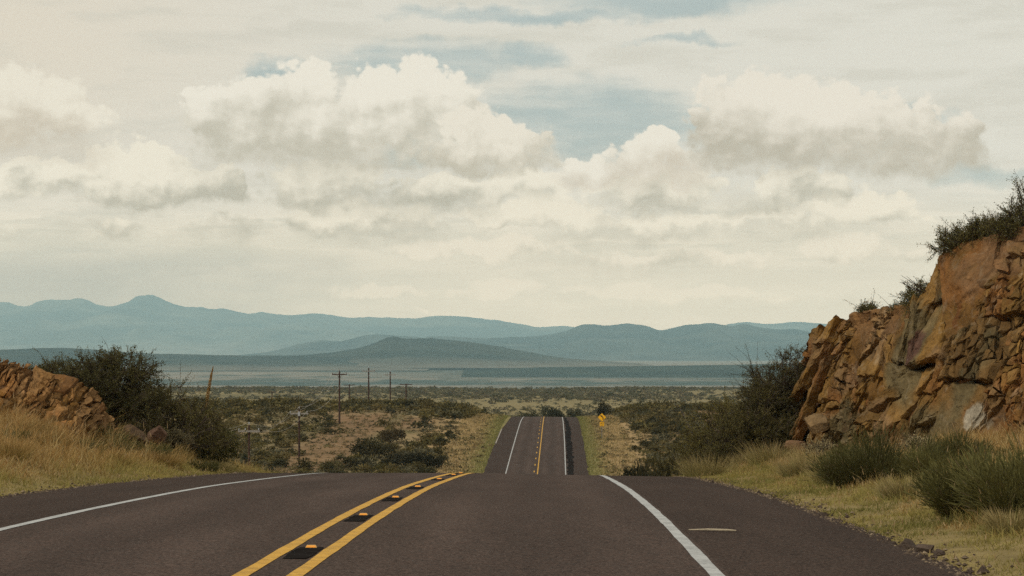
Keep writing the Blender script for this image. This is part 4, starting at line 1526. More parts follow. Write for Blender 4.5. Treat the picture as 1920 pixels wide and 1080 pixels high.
    for i, (cx, by, Y, rx, rz, n, lab) in enumerate(data):
        X, Y1, z = hit(cx, by)
        rx, rz = 1.25 * rx * Y1 / Y, 1.25 * rz * Y1 / Y
        tall = rz
        plant('broom_bush', 'bush', broom(rx, tall, 60 + i, int(n * 1.8), g if i % 3 else ((.050, .052, .017), (.125, .115, .038)), w=0.011), (X, Y1, z - 0.04), lab, blades=True)
    # grey skeleton bush on the right verge
    plant('dry_bush', 'bush', mesquite(0.45, 0.4, 0.5, 71, 40, 7, 10, tones=((.14, .12, .085), (.24, .21, .15)), low=0.0), on(px(1540, 71), 71), 'pale dry bush in front of the rust red boulder')
    plant('dry_bush', 'bush', mesquite(0.5, 0.4, 0.36, 72, 40, 7, 10, tones=((.14, .12, .085), (.24, .21, .15)), low=0.0), on(px(1718, 58), 58), 'pale dry bush at the foot of the large green broom')


build_shrubs()


# ------------------------------------------------------------------ grass of the verges
def grass_patch(name, n, sampler, height, width, tones, seed, label=None, lean=0.48, heads=0.0):
    r = np.random.default_rng(seed)
    X, Y, dens = sampler(r, n)
    keep = r.random(len(X)) < dens
    X, Y = X[keep], Y[keep]
    n = len(X)
    Z = terrain(X, Y) - 0.02
    patch = 1.2 * fbm(X * 0.8, Y * 0.5, oct=3, seed=seed + 2)
    h = height(X, Y) * r.uniform(0.4, 1.15, n) * np.clip(0.75 + 0.5 * patch + 1.1 * sst(vnoise(X * 3.1, Y * 2.2, seed=seed + 4), 0.1, 0.8), 0.3, 2.2)
    f = blades_only()
    D = unit(np.stack([r.normal(size=n) * lean - 0.08, r.normal(size=n) * lean, np.ones(n)], 1))
    bend = np.stack([r.normal(size=n) * 0.22 + 0.10, r.normal(size=n) * 0.2, -r.uniform(0.0, 0.22, n)], 1) * h[:, None]
    c = tones(X, Y, r)
    P = np.stack([X, Y, Z], 1)
    f.blades(P, D, h, width * r.uniform(0.6, 1.4, n), bend, c * np.array([0.85, 0.9, 0.8]), c * 1.2, r)
    if heads:
        k = r.random(n) < heads
        Q = P[k] + D[k] * (h[k] * 1.25)[:, None]
        f.blades(P[k], D[k], h[k] * 1.45, width * 0.5, bend[k] * 0.4, c[k] * 0.9, c[k] * 1.3 + 0.02, r)
        f.blades(Q, D[k], h[k] * 0.25 + 0.05, width * 1.7, bend[k] * 0.2, np.tile([[.34, .24, .12]], (k.sum(), 1)), np.tile([[.40, .29, .16]], (k.sum(), 1)), r)
    link(name, f.blade_mesh(name), M_GRASS, kind='stuff', label=label)


def mix3(a, b, k):
    return np.array(a) * (1 - k[:, None]) + np.array(b) * k[:, None]


GOLD, STRAW, GREENY, YELLOWG, DEEP = (.35, .205, .075), (.50, .37, .18), (.15, .145, .042), (.33, .27, .09), (.066, .078, .022)


def build_grass():
    def side(sgn, y0, y1, s0, s1, power=1.0):
        def smp(r, n):
            Y = y0 + (y1 - y0) * r.random(n)
            s = s0 + (s1 - s0) * r.random(n) ** power
            s = s + 0.12 * fbm(Y * 1.3, Y * 0 + 2, oct=3, seed=5)
            X = road_x(Y) + sgn * (edge_r(Y) + s)
            d = np.clip(0.85 + 0.5 * fbm(X * 0.9, Y * 0.6, oct=3, seed=77), 0.15, 1) * (1 - sst(Y, 82, 92))
            return X, Y, d
        return smp

    # left bank: low green at the pavement, tall gold above it
    def h_left(X, Y):
        s = -(X - road_x(Y)) - edge_r(Y)
        return 0.10 + 0.30 * sst(s, 0.3, 1.8) * (1 - 0.45 * sst(Y, 66, 78))

    def t_left(X, Y, r):
        s = -(X - road_x(Y)) - edge_r(Y)
        n = fbm(X * 0.9, Y * 0.5, oct=4, seed=91)
        k = np.clip(sst(s + 1.1 * n, 0.4, 1.5) + r.normal(size=len(X)) * 0.2, 0, 1)
        a = mix3(YELLOWG, GREENY, np.clip(0.5 + n + r.normal(size=len(X)) * 0.3, 0, 1))
        g = np.where((r.random(len(X)) < 0.3 + 0.3 * n)[:, None], np.array(STRAW), np.array(GOLD)) * r.uniform(0.7, 1.2, (len(X), 1))
        dull = sst(Y, 64, 74)[:, None] * 0.35
        c = a * (1 - k[:, None]) + g * k[:, None]
        return c * (1 - dull) + np.array(GREENY) * dull
    grass_patch('grass', 130000, side(-1, 34, 90, 0.02, 6.5, 1.15), h_left, 0.0085, t_left, 301, 'golden tall grass covering the bank beside the road', heads=0.012)

    # right verge: mown-looking yellow green at the pavement, seed grass towards the cliff
    def h_right(X, Y):
        s = (X - road_x(Y)) - edge_r(Y)
        return 0.08 + 0.16 * sst(s, 0.4, 2.2) + 0.09 * sst(s, 2.0, 4.0)

    def t_right(X, Y, r):
        s = (X - road_x(Y)) - edge_r(Y)
        n = fbm(X * 0.6, Y * 0.35, oct=3, seed=93)
        n2 = fbm(X * 1.7, Y * 0.9, oct=3, seed=94)
        k = np.clip(0.42 + 0.8 * n + r.normal(size=len(X)) * 0.25, 0, 1)
        a = mix3(GREENY, YELLOWG, k)
        d = np.clip(sst(n2 + 0.30 * (s - 1.4), 0.0, 0.6) * 0.9 + r.normal(size=len(X)) * 0.15, 0, 1)
        g = np.where((r.random(len(X)) < 0.4)[:, None], np.array(STRAW), np.array(GOLD)) * r.uniform(0.7, 1.15, (len(X), 1))
        return a * (1 - d[:, None]) + g * d[:, None]
    grass_patch('grass', 210000, side(1, 19, 92, 0.02, 6.8, 1.25), h_right, 0.0075, t_right, 302, 'yellow green grass of the verge under the cliff', heads=0.008)

    # seed-headed clumps of bunch grass
    r = np.random.default_rng(8)
    clumps = [(1328, 893, 80, 0.75, 0.85, 'pale bunch grass clump with seed heads at the bend of the verge'), (1405, 872, 78, 0.45, 0.75, 'small bunch grass clump in front of the dark mesquite'),
              (1445, 868, 75, 0.5, 0.95, 'tall thin bunch grass clump under the cliff foot'), (1530, 880, 70, 0.5, 0.7, 'golden bunch grass clump near the rust red boulder'),
              (412, 884, 75, 0.42, 0.42, 'pale bunch grass clump at the very end of the golden bank'), (120, 800, 60.5, 0.55, 0.75, 'tall golden bunch grass clump against the outcrop'),
              (45, 820, 59, 0.6, 0.6, 'wide golden bunch grass clump at the foot of the outcrop'), (1612, 893, 63, 0.4, 0.55, 'straw bunch grass clump beside the large broom bush'),
              (1838, 930, 50, 0.35, 0.55, 'straw bunch grass clump between the broom bushes of the near verge'),
              (150, 790, 60, 0.5, 0.8, 'tall rusty bunch grass clump touching the right end of the outcrop'), (85, 840, 60, 0.55, 0.6, 'golden bunch grass clump halfway down the left end of the bank'),
              (15, 860, 60, 0.5, 0.6, 'golden bunch grass clump cut off by the left edge of the photo'), (200, 870, 60, 0.5, 0.55, 'straw bunch grass clump below the two green brooms on the bank'),
              (300, 872, 60, 0.45, 0.5, 'pale bunch grass clump right of the yellowish broom bush'), (1580, 905, 60, 0.5, 0.6, 'golden bunch grass clump in front of the slim broom bush'),
              (1500, 893, 60, 0.4, 0.6, 'thin pale bunch grass clump near the white scrap'), (1700, 935, 60, 0.4, 0.5, 'straw bunch grass clump at the front of the large broom'),
              (1790, 960, 60, 0.35, 0.4, 'low straw bunch grass clump left of the nearest broom'), (1900, 1000, 60, 0.35, 0.4, 'low straw bunch grass clump in the near corner of the verge')]
    for i, (cx, by, Y, rx, h, lab) in enumerate(clumps):
        n = 1000
        f = blades_only()
        a = r.uniform(0, 2 * math.pi, n)
        q = np.sqrt(r.random(n)) * rx * 0.8 * (1 + 0.4 * np.sin(a * 2 + i) + 0.25 * np.sin(a * 5 + i))
        P = np.stack([np.cos(a) * q, np.sin(a) * q, np.zeros(n)], 1)
        D = unit(np.stack([np.cos(a) * 0.45, np.sin(a) * 0.45, np.ones(n)], 1) + r.normal(size=(n, 3)) * 0.30)
        L = h * r.uniform(0.25, 1.0, n) ** 1.2
        b = np.stack([np.cos(a), np.sin(a), -0.6 * np.ones(n)], 1) * (L * r.uniform(0, 0.22, n))[:, None]
        k = r.random(n)[:, None]
        c = (np.array((.25, .20, .085)) * (1 - k) + np.array((.44, .32, .165)) * k) * (np.array([1.0, .82, .68]) if cx < 320 else 1.0)
        f.blades(P, D, L, 0.008, b, c * np.array([.6, .75, .5]), c, r)
        plant('grass_clump', 'grass clump', f, hit(cx, by), lab, blades=True)


    # loose gravel and clods along both pavement edges
    r = np.random.default_rng(44)
    n = 5200
    Y = 19 + 60 * r.random(n) ** 1.3
    sg = np.where(r.random(n) < 0.45, -1, 1)
    s = np.abs(r.normal(size=n)) * 0.22 - 0.16
    X = road_x(Y) + sg * (edge_r(Y) + s)
    Z = np.where(s < 0.02, road_z(Y) + road_cross(X - road_x(Y)), terrain(X, Y) + 0.03)
    rad = np.exp(r.normal(size=n) * 0.5) * 0.013
    octa = np.array([[1, 0, 0], [0, 1, 0], [-1, 0, 0], [0, -1, 0], [0, 0, 0.8], [0, 0, -0.5]], float)
    tri = np.array([[0, 1, 4], [1, 2, 4], [2, 3, 4], [3, 0, 4], [1, 0, 5], [2, 1, 5], [3, 2, 5], [0, 3, 5]])
    v = octa[None] * rad[:, None, None] * r.uniform(0.6, 1.4, (n, 6, 3)) + np.stack([X, Y, Z], 1)[:, None]
    lp = (np.arange(n)[:, None, None] * 6 + tri[None]).reshape(-1)
    c = mix3((.05, .035, .028), (.26, .20, .13), r.random(n) ** 2)
    link('gravel', mesh_from('gravel', v.reshape(-1, 3), lp, np.full(n * 8, 3), np.repeat(c, 6, 0)), M_ROCK, kind='stuff', label='loose gravel along the pavement edges')


build_grass()


# ------------------------------------------------------------------ shrubs of the valley and the plains
def build_valley():
    kinds = []
    tonesets = [((.058, .050, .018), (.125, .100, .034)), ((.070, .062, .020), (.16, .13, .044)), ((.085, .080, .044), (.175, .155, .085)), ((.040, .038, .017), (.080, .072, .030)), ((.085, .070, .028), (.19, .145, .052))]
    for i, t in enumerate(tonesets):
        for j in range(2):
            f = scrub_blob(400 + i * 3 + j, t)
            me = f.leaf_mesh('foliage')
            kinds.append((i, me))
    # one prominent thing each, with foliage and branches
    def juniper(cx, ty, Y, w, seed, tone, lab, name='juniper', cat='bush', rz=None, n=1500):
        X = px(cx, Y)
        g = on(X, Y)
        h = pz(ty, Y) - g[2]
        wr = w / 2 / F * Y
        f = scrub_blob(seed, tone, n, 0.9, (0.13, 0.075))
        o = link(name, None, label=lab, cat=cat, loc=g)
        o.scale = (wr, wr, h)
        link('foliage', f.leaf_mesh('foliage'), M_LEAF, parent=o)
        link('branches', f.stems.mesh('branches'), M_STEM, parent=o)
    dk = ((.022, .022, .011), (.048, .043, .020))
    ol = ((.042, .038, .015), (.090, .075, .028))
    juniper(768, 846, 346, 112, 501, dk, 'wide dark round bush standing right behind the crest, left of the road')
    juniper(816, 850, 343, 58, 502, dk, 'dark rounded bush joined to the right end of the wide one')
    juniper(700, 818, 368, 92, 503, ol, 'dark olive bush uphill of the wide dark one')
    juniper(662, 850, 352, 84, 504, ol, 'olive bush low behind the crest, left of the wide dark one')
    juniper(730, 800, 392, 60, 505, ((.055, .042, .02), (.11, .08, .035)), 'brownish half bare bush above the olive ones')
    juniper(622, 862, 346, 50, 506, ((.06, .055, .022), (.13, .11, .04)), 'small olive bush at the left end of the group behind the crest')
    juniper(722, 868, 344, 50, 507, ((.08, .072, .022), (.16, .135, .04)), 'yellow green bush between the dark bushes behind the crest')
    juniper(806, 815, 405, 42, 508, dk, 'small dark bush at the foot of the tan cut slope')
    juniper(1184, 864, 150, 66, 509, dk, 'dark rounded bush directly behind the crest, right of the road')
    juniper(1214, 866, 146, 52, 510, dk, 'smaller dark bush against the right side of the rounded one')
    juniper(1245, 846, 168, 92, 511, ol, 'broad olive bush behind the two dark ones right of the road')
    juniper(1292, 842, 150, 70, 512, ol, 'olive bush below the wire fence and next to the dark mesquite mass')
    juniper(1131, 752, 512, 34, 513, dk, 'tall dark bush right behind the yellow curve sign')
    juniper(1040, 758, 640, 60, 514, ((.04, .042, .02), (.085, .08, .038)), 'dark bush standing where the far road drops out of sight')
    juniper(1075, 764, 650, 40, 515, ((.05, .05, .024), (.095, .09, .045)), 'lower bush to the right of the one at the end of the far road')
    juniper(988, 770, 650, 46, 516, ((.05, .05, .024), (.095, .09, .045)), 'lower bush to the left of the one at the end of the far road')
    r = np.random.default_rng(99)
    # candidate spots
    spots = []
    n = 8600
    Y = 318 + 252 * r.random(n) ** 0.95
    X = px(130 + 1560 * r.random(n), Y)
    t = X - road_x(Y)
    a = np.abs(t) - edge_r(Y)
    d = 0.42 + 0.8 * fbm(X * 0.06, Y * 0.025, oct=3, seed=111)
    d = d + 0.95 * sst(Y, 462, 480) * (1 - sst(Y, 552, 562)) * sst(a, 5.5, 9)        # brow of the ridge
    d = d + 0.75 * sst(t, 15, 18) * sst(Y, 400, 430) * (1 - sst(t, 24, 27))           # thicket behind the sign
    strip = sst(-t, 24, 26) * (1 - sst(-t, 32, 35)) * sst(Y, 325, 345) * (1 - sst(Y, 455, 468))
    d = d * (1 - 0.9 * strip)
    d = d * (1 - 0.45 * sst(-t, 14, 20) * (1 - sst(Y, 440, 465)))
    d = d * (1 - 0.85 * sst(t, 26, 27) * (1 - sst(t, 30, 33)))
    d = d * sst(a, 5.2, 9.5)
    d = d * (1 - 0.8 * (sst(t, 0, 1) * (1 - sst(a, 7, 9)) ))
    keep = r.random(n) < d
    X, Y = X[keep], Y[keep]
    chosen = []
    for x, y in zip(X, Y):
        if all((x - p) ** 2 + (y - q) ** 2 * 0.45 > 1.6 for p, q in chosen):
            chosen.append((x, y))
    chosen = np.array(chosen)
    size = r.uniform(0.7, 1.45, len(chosen)) * (1 + 0.25 * sst(chosen[:, 1], 470, 500))
    col_ = CX + F * chosen[:, 0] / chosen[:, 1]
    app = size / chosen[:, 1] * np.where((col_ > 390) & (col_ < 1390), 1.0, 0.1)
    order = np.argsort(-app)
    first, rest = order[:285], order[285:]
    labs = ['dark olive desert shrub scattered over the valley slope', 'olive green desert shrub scattered over the valley slope', 'grey green desert shrub scattered over the valley slope',
            'nearly black desert shrub scattered over the valley slope', 'brownish yellow desert shrub scattered over the valley slope']
    for k in first:
        x, y = chosen[k]
        i = int(np.clip((r.random() + 0.25 * vnoise(np.array([x * .08]), np.array([y * .04]), seed=7)[0]) * 10, 0, 9))
        if y > 462 and r.random() < 0.75:
            i = r.integers(0, 4)
        ki, me = kinds[i]
        o = link('desert_shrub', me, M_LEAF, label=labs[ki], cat='shrub', group=labs[ki].replace('desert shrub', 'desert shrubs'), loc=on(x, y, -0.05))
        o.rotation_euler = (0, 0, r.uniform(0, 6.28))
        s = size[k]
        o.scale = (s * r.uniform(0.9, 1.35), s * r.uniform(0.9, 1.35), s * r.uniform(0.85, 1.25))
    # the many smaller ones, and low tufts between them
    def mass(name, xs, ys, sz, seed, label, faces, tone_sets, flat=0.8, leafs=(0.42, 0.26)):
        rr = np.random.default_rng(seed)
        protos = []
        for j, tn in enumerate(tone_sets):
            f = scrub_blob(seed + j, tn, faces, flat, leafs)
            protos.append((np.concatenate(f.lv).reshape(-1, 4, 3), np.concatenate(f.lc).reshape(-1, 4, 3)))
        pick = rr.integers(0, len(protos), len(xs))
        zs = terrain(xs, ys) - 0.05
        V_, C_ = [], []
        for j, (pv, pc) in enumerate(protos):
            m = np.where(pick == j)[0]
            if len(m) == 0:
                continue
            a = rr.uniform(0, 6.28, len(m))
            ca, sa = np.cos(a)[:, None, None], np.sin(a)[:, None, None]
            s = sz[m][:, None, None]
            wx = s * rr.uniform(0.9, 1.6, (len(m), 1, 1))
            x = (pv[None, :, :, 0] * ca - pv[None, :, :, 1] * sa) * wx + xs[m][:, None, None]
            y = (pv[None, :, :, 0] * sa + pv[None, :, :, 1] * ca) * s + ys[m][:, None, None]
            z = pv[None, :, :, 2] * s * rr.uniform(0.75, 1.1, (len(m), 1, 1)) + zs[m][:, None, None]
            V_.append(np.stack([x, y, z], -1).reshape(-1, 3))
            C_.append((np.broadcast_to(pc[None], (len(m),) + pc.shape) * rr.uniform(0.75, 1.3, (len(m), 1, 1, 1))).reshape(-1, 3))
        v = np.concatenate(V_)
        q = len(v) // 4
        link(name, mesh_from(name, v, np.arange(4 * q), np.full(q, 4), np.concatenate(C_)), M_GRASS, kind='stuff', label=label)
    c2 = chosen[rest]
    mass('valley_scrub', c2[:, 0], c2[:, 1], size[rest], 610, 'countless smaller shrubs of the valley slope', 90, tonesets)
    # tufts
    n = 22000
    Y = 325 + 235 * r.random(n)
    X = px(130 + 1560 * r.random(n), Y)
    t = X - road_x(Y)
    a = np.abs(t) - edge_r(Y)
    d = (0.55 + 0.6 * fbm(X * 0.15, Y * 0.05, oct=3, seed=131)) * sst(a, 0.3, 3)
    k = r.random(n) < d
    X, Y = X[k], Y[k]
    mass('low_tufts', X, Y, r.uniform(0.16, 0.42, len(X)), 620, 'low straw and green tufts on the valley slope', 26,
         [((.15, .11, .05), (.27, .20, .10)), ((.10, .09, .035), (.17, .145, .06)), ((.06, .055, .025), (.12, .10, .045)), ((.20, .155, .08), (.30, .23, .13))], 0.7, (0.7, 0.4))
    # plains as far as the edge of the tableland
    n = 15000
    Y = 960 * (2380 / 960.0) ** r.random(n)
    X = px(150 + 1500 * r.random(n), Y)
    row = HY - F * terrain(X, Y) / Y
    d = 0.30 + 0.95 * fbm(X * 0.006, Y * 0.004, oct=3, seed=141) + 0.28 * (1 - sst(row, 738, 746)) + 0.35 * sst(row, 764, 772)
    d = d * (1 - 0.55 * sst(row, 748, 751) * (1 - sst(row, 762, 766)))
    k = r.random(n) < d
    X, Y = X[k], Y[k]
    sz = np.exp(np.clip(r.normal(size=len(X)), -2, 1.6) * 0.36) * 1.15 * (0.85 + 0.4 * sst(Y, 1400, 2300))
    mass('plains_scrub', X, Y, sz, 630, 'scrub dotting the plain beyond the end of the road', 34,
         [((.06, .058, .028), (.11, .10, .048)), ((.09, .084, .043), (.16, .143, .075)), ((.08, .067, .04), (.155, .125, .072)), ((.125, .112, .06), (.21, .18, .10))], 0.75, (0.62, 0.42))
    # grass of the far verges
    n = 26000
    Y = 326 + 225 * r.random(n)
    sg = np.where(r.random(n) < 0.5, -1, 1)
    s = 0.05 + 7.0 * r.random(n) ** 1.4
    X = road_x(Y) + sg * (edge_r(Y) + s)
    f = blades_only()
    D = unit(np.stack([r.normal(size=n) * 0.4, r.normal(size=n) * 0.4, np.ones(n)], 1))
    h = r.uniform(0.12, 0.32, n) * (0.8 + 0.5 * sst(s, 0, 3))
    k = sst(s + r.normal(size=n) * 0.9, 0.8, 3.3)
    c = mix3((.19, .185, .06), (.37, .28, .13), k) * r.uniform(0.7, 1.25, (n, 1))
    f.blades(np.stack([X, Y, terrain(X, Y) - 0.02], 1), D, h, 0.07, r.normal(size=(n, 3)) * 0.04, c * 0.85, c * 1.1, r)
    link('far_grass', f.blade_mesh('far_grass'), M_GRASS, kind='stuff', label='short grass along the far stretch of the road')


build_valley()


# ------------------------------------------------------------------ yuccas and the flower stalk
def yucca(cx, cy, Y, h, label, seed, rad=0.55):
    """cx, cy: middle of the leaf head"""
    r = np.random.default_rng(seed)
    X, Z = px(cx, Y), pz(cy, Y)
    g = on(X, Y)
    o = link('yucca', None, label=label, cat='yucca', loc=g)
    top = Z - g[2]
    m = MB()
    m.tube([(0, 0, -0.2), (0.03, 0, top * 0.5), (0.0, 0, top)], [0.14, 0.13, 0.10], 7)
    link('trunk', m.mesh('trunk'), M_STEM, parent=o)
    f = blades_only()
    n = 170
    D = unit(r.normal(size=(n, 3)) + np.array([0, 0, 0.35]))
    c = mix3((.030, .032, .014), (.065, .062, .026), r.random(n))
    f.blades(np.tile([[0, 0, top]], (n, 1)) + D * 0.05, D, rad * r.uniform(0.75, 1.1, n), 0.055, np.tile([[0, 0, -0.06]], (n, 1)), c, c * 1.2, r)
    k = 60
    D = unit(r.normal(size=(k, 3)) * np.array([.5, .5, .2]) + np.array([0, 0, -1.0]))
    c = np.tile([[.10, .075, .04]], (k, 1))
    f.blades(np.stack([r.normal(size=k) * 0.1, r.normal(size=k) * 0.1, r.uniform(0.5, 1.0, k) * top], 1), D, rad * 0.6, 0.05, np.zeros((k, 3)), c, c, r)
    link('leaves', f.blade_mesh('leaves'), M_LEAF, parent=o)


def build_yuccas():
    yucca(1314, 760, 500, 3, 'single yucca with a spiky round head on the slope near the fence', 1, 0.75)
    yucca(453, 772, 505, 3, 'dark yucca with a shaggy trunk among the brush left of the poles', 2, 0.6)
    yucca(551, 767, 520, 3, 'small yucca peeking over the brush behind the grey crossarm', 3, 0.45)
    yucca(543, 811, 415, 3, 'stubby yucca on the slope between the two nearest poles', 4, 0.4)
    yucca(460, 858, 332, 3, 'dark yucca at the foot of the nearest pole', 5, 0.75)
    # sotol stalk
    X0, Y0 = px(380, 77), 77.0
    z0, z1 = pz(800, Y0), pz(687, Y0)
    base = on(X0, Y0)
    o = link('sotol_plant', None, label='tall tan flower stalk leaning right above the shrubs of the left bank', cat='plant', loc=base)
    r = np.random.default_rng(12)
    dz0, dz1 = z0 - base[2], z1 - base[2]
    dx = px(400, Y0) - X0
    m = MB()
    def at(k): return np.array([dx * (0.35 * k + 0.65 * k * k), 0, dz0 - 0.6 + (dz1 - dz0 + 0.6) * k])
    m.tube([at(k) for k in np.linspace(0, 0.55, 6)], [0.026, 0.024, 0.022, 0.021, 0.020, 0.018], 6)
    link('stalk', m.mesh('stalk'), flat_material('stalk', (.26, .165, .06), 0.8, 0.2, 12), parent=o)
    f = Foliage()
    n = 900
    k = 0.42 + 0.58 * r.random(n)
    P = np.stack([at(a) for a in k])
    w = 0.055 * np.sin(np.clip((k - 0.40) / 0.6, 0, 1) * 2.9 + 0.12)
    a = r.uniform(0, 6.28, n)
    D = unit(np.stack([np.cos(a), np.sin(a), np.full(n, 0.9)], 1))
    c = mix3((.36, .21, .055), (.52, .34, .12), r.random(n))
    f.leaves(P + D * (w * 0.3)[:, None], D, w * 0.9 + 0.01, 0.02, c, r)
    link('flower_spike', f.leaf_mesh('flower_spike'), M_LEAF, parent=o)
    g = blades_only()
    n = 90
    D = unit(r.normal(size=(n, 3)) + np.array([0, 0, 0.5]))
    c = mix3((.07, .075, .03), (.14, .135, .06), r.random(n))
    g.blades(np.tile([[0, 0, 0.12]], (n, 1)), D, r.uniform(0.4, 0.65, n), 0.018, np.tile([[0, 0, -0.05]], (n, 1)), c, c, r)
    link('leaves', g.blade_mesh('leaves'), M_LEAF, parent=o)


build_yuccas()


# ------------------------------------------------------------------ power line
M_POLE = flat_material('creosoted_pole', (.050, .026, .018), 0.9, 0.35, 3.0)
M_ARM = flat_material('weathered_arm', (.24, .23, .21), 0.85, 0.2, 6.0)
M_ARMD = flat_material('dark_arm', (.060, .034, .025), 0.9, 0.3, 6.0)
M_INS = flat_material('insulator', (.34, .36, .38), 0.35, 0.1, 6.0)
M_INSD = flat_material('brown_insulator', (.06, .045, .04), 0.35, 0.1, 6.0)
M_WIRE = flat_material('wire', (.36, .33, .28), 0.5, 0.1, 6.0)
M_BAND = flat_material('pale_tag', (.40, .40, .38), 0.5, 0.1, 6.0)
ATT = {}


def pole(key, cx, top, Y, base_row, arm_row, arm_px, label, grey, pins=(-1, 1), brace=False, yaw=0.0, radius=0.15, sink=None, box=False, toppin=True):
    X = px(cx, Y)
    zb = sink if sink is not None else pz(base_row, Y)
    zt = pz(top, Y)
    g = on(X, Y)
    zb = min(zb, g[2] - 0.1)
    o = link('utility_pole', None, label=label, cat='utility pole', group='utility poles across the valley', loc=(X, Y, zb))
    H = zt - zb
    m = MB()
    m.tube([(0, 0, 0), (0, 0, H * 0.5), (0, 0, H)], [radius, radius * 0.88, radius * 0.72], 10)
    link('pole', m.mesh('pole'), M_POLE, parent=o)
    hz = pz(arm_row, Y) - zb
    half = arm_px / 2 / F * Y
    ca, sa = math.cos(yaw), math.sin(yaw)
    a = MB()
    a.box((0, -radius - 0.04, hz), (half * 2, 0.12, 0.19), 0)
    arm = link('crossarm', a.mesh('crossarm'), M_ARM if grey else M_ARMD, parent=o)
    arm.rotation_euler = (0, 0, yaw)
    if brace:
        for s in (-1, 1):
            b = MB()
            b.tube([(s * half * 0.42, -radius - 0.10, hz), (0, -radius * 0.9, hz - 0.62)], 0.03, 4)
            link('brace', b.mesh('brace'), M_ARMD, parent=o)
    pts = []
    for s in pins:
        i = MB()
        lx = s * half * 0.94
        zz = hz + 0.07
        i.tube([(lx, -radius - 0.04, zz), (lx, -radius - 0.04, zz + 0.08), (lx, -radius - 0.04, zz + 0.10), (lx, -radius - 0.04, zz + 0.19), (lx, -radius - 0.04, zz + 0.22), (lx, -radius - 0.04, zz + 0.27)],
               [0.025, 0.025, 0.085, 0.05, 0.07, 0.03], 8)
        e = link('insulator', i.mesh('insulator'), M_INS if grey else M_INSD, parent=o)
        e.rotation_euler = (0, 0, yaw)
        pts.append(np.array([X + lx * ca, Y + lx * sa - radius, zb + zz + 0.26]))
    if toppin:
        i = MB()
        i.tube([(0, 0, H), (0, 0, H + 0.14), (0, 0, H + 0.16), (0, 0, H + 0.27), (0, 0, H + 0.33)], [0.03, 0.03, 0.085, 0.06, 0.03], 8)
        link('insulator', i.mesh('insulator'), M_INS if grey else M_INSD, parent=o)
        pts.append(np.array([X, Y, zb + H + 0.32]))
    if box:
        b = MB()
        b.box((0, -radius - 0.14, hz - 0.05), (0.30, 0.16, 0.52))
        b.tube([(0, -radius - 0.14, hz + 0.20), (0, -radius - 0.14, hz + 0.30)], [0.10, 0.06], 8)
        link('cutout_box', b.mesh('cutout_box'), M_INS, parent=o)
        b = MB()
        b.box((0.0, -radius - 0.01, pz(874, Y) - zb), (0.12, 0.02, 0.16))
        link('tag', b.mesh('tag'), M_BAND, parent=o)
    ATT[key] = pts


def wire(p, q, sag, n, group, label, rad=0.014):
    m = MB()
    k = np.linspace(0, 1, 22)
    pts = [p + (q - p) * a - np.array([0, 0, sag * 4 * a * (1 - a)]) for a in k]
    o0 = pts[0].copy()
    m.tube([a - o0 for a in pts], rad, 4)
    link('power_line', m.mesh('power_line'), M_WIRE, label=label, cat='power line', group=group, loc=tuple(o0))


def build_poles():
    pole('a', 467, 797, 298, 900, 808.5, 41, 'nearest brown utility pole with a grey crossarm and three pale insulators', True, pins=(-0.97, -0.35, 0.95), radius=0.16)
    pole('b', 561, 767, 352, 900, 775.5, 35, 'brown utility pole with a grey crossarm, pale box and small tag', True, pins=(-1, 0.9), box=True, radius=0.16)
    pole('c', 636.5, 696, 439, 800, 702, 27.5, 'tallest looking dark pole with braced crossarm, its foot on bare dirt', False, pins=(-1, 1), brace=True, radius=0.17)
    pole('d', 691.3, 690, 515, 772, 696, 23, 'dark pole carrying a pale crossarm just below a blackened top', True, pins=(-1, 1), radius=0.17)
    pole('e', 731.7, 697, 577, 772, 703, 20, 'reddish pole with a thin pale crossarm, between the blackened pole and a braced one', True, pins=(-1, -0.3, 1), radius=0.17)
    pole('f', 655, 720.5, 690, 775, 722, 21, 'shorter far pole standing just right of the tallest looking one', False, pins=(), yaw=0.1, toppin=False, radius=0.21)
    pole('g', 761.3, 719.5, 660, 775, 721, 24, 'shorter far pole with a braced wide crossarm, rightmost of all the poles', False, pins=(), brace=True, toppin=False, radius=0.21)
    pole('h', 510, 734, 760, 775, 734.8, 19, 'farthest pole standing alone above the brush, left of the others', False, pins=(), yaw=0.1, toppin=False, radius=0.2)
    grp = 'wires sagging between the poles'
    A, B, Cc, Dd, E = (ATT[k] for k in 'abcde')
    before = [p + np.array([-2.0, -58.0, 2.6]) for p in A]
    wire(before[3], A[3], 1.2, 0, grp, 'thin pale wire coming in to the top of the nearest pole')
    wire(before[0], A[0], 1.0, 0, grp, 'thin pale wire coming in to the left end of the nearest crossarm')
    wire(A[3], B[2], 1.3, 0, grp, 'pale wire from the top of the nearest pole to the top of the boxed pole')
    wire(A[0], B[0], 1.4, 0, grp, 'pale wire between the left ends of the two nearest crossarms')
    wire(A[2], B[1], 1.3, 0, grp, 'pale wire between the right ends of the two nearest crossarms')
    for i, nm in ((0, 'left arm ends'), (1, 'right arm ends'), (2, 'tops')):
        wire(B[i], Cc[i], 1.7, 0, grp, f'wire rising from the boxed pole to the braced tall pole, joining their {nm}', 0.016)
    for i, nm in ((0, 'left arm ends'), (1, 'right arm ends')):
        wire(Cc[i], Dd[i], 1.6, 0, grp, f'faint wire from the braced tall pole to the blackened pole, joining their {nm}', 0.010)
        wire(Dd[i], E[i * 2], 1.5, 0, grp, f'faint wire from the blackened pole to the reddish pole, joining their {nm}', 0.010)


build_poles()


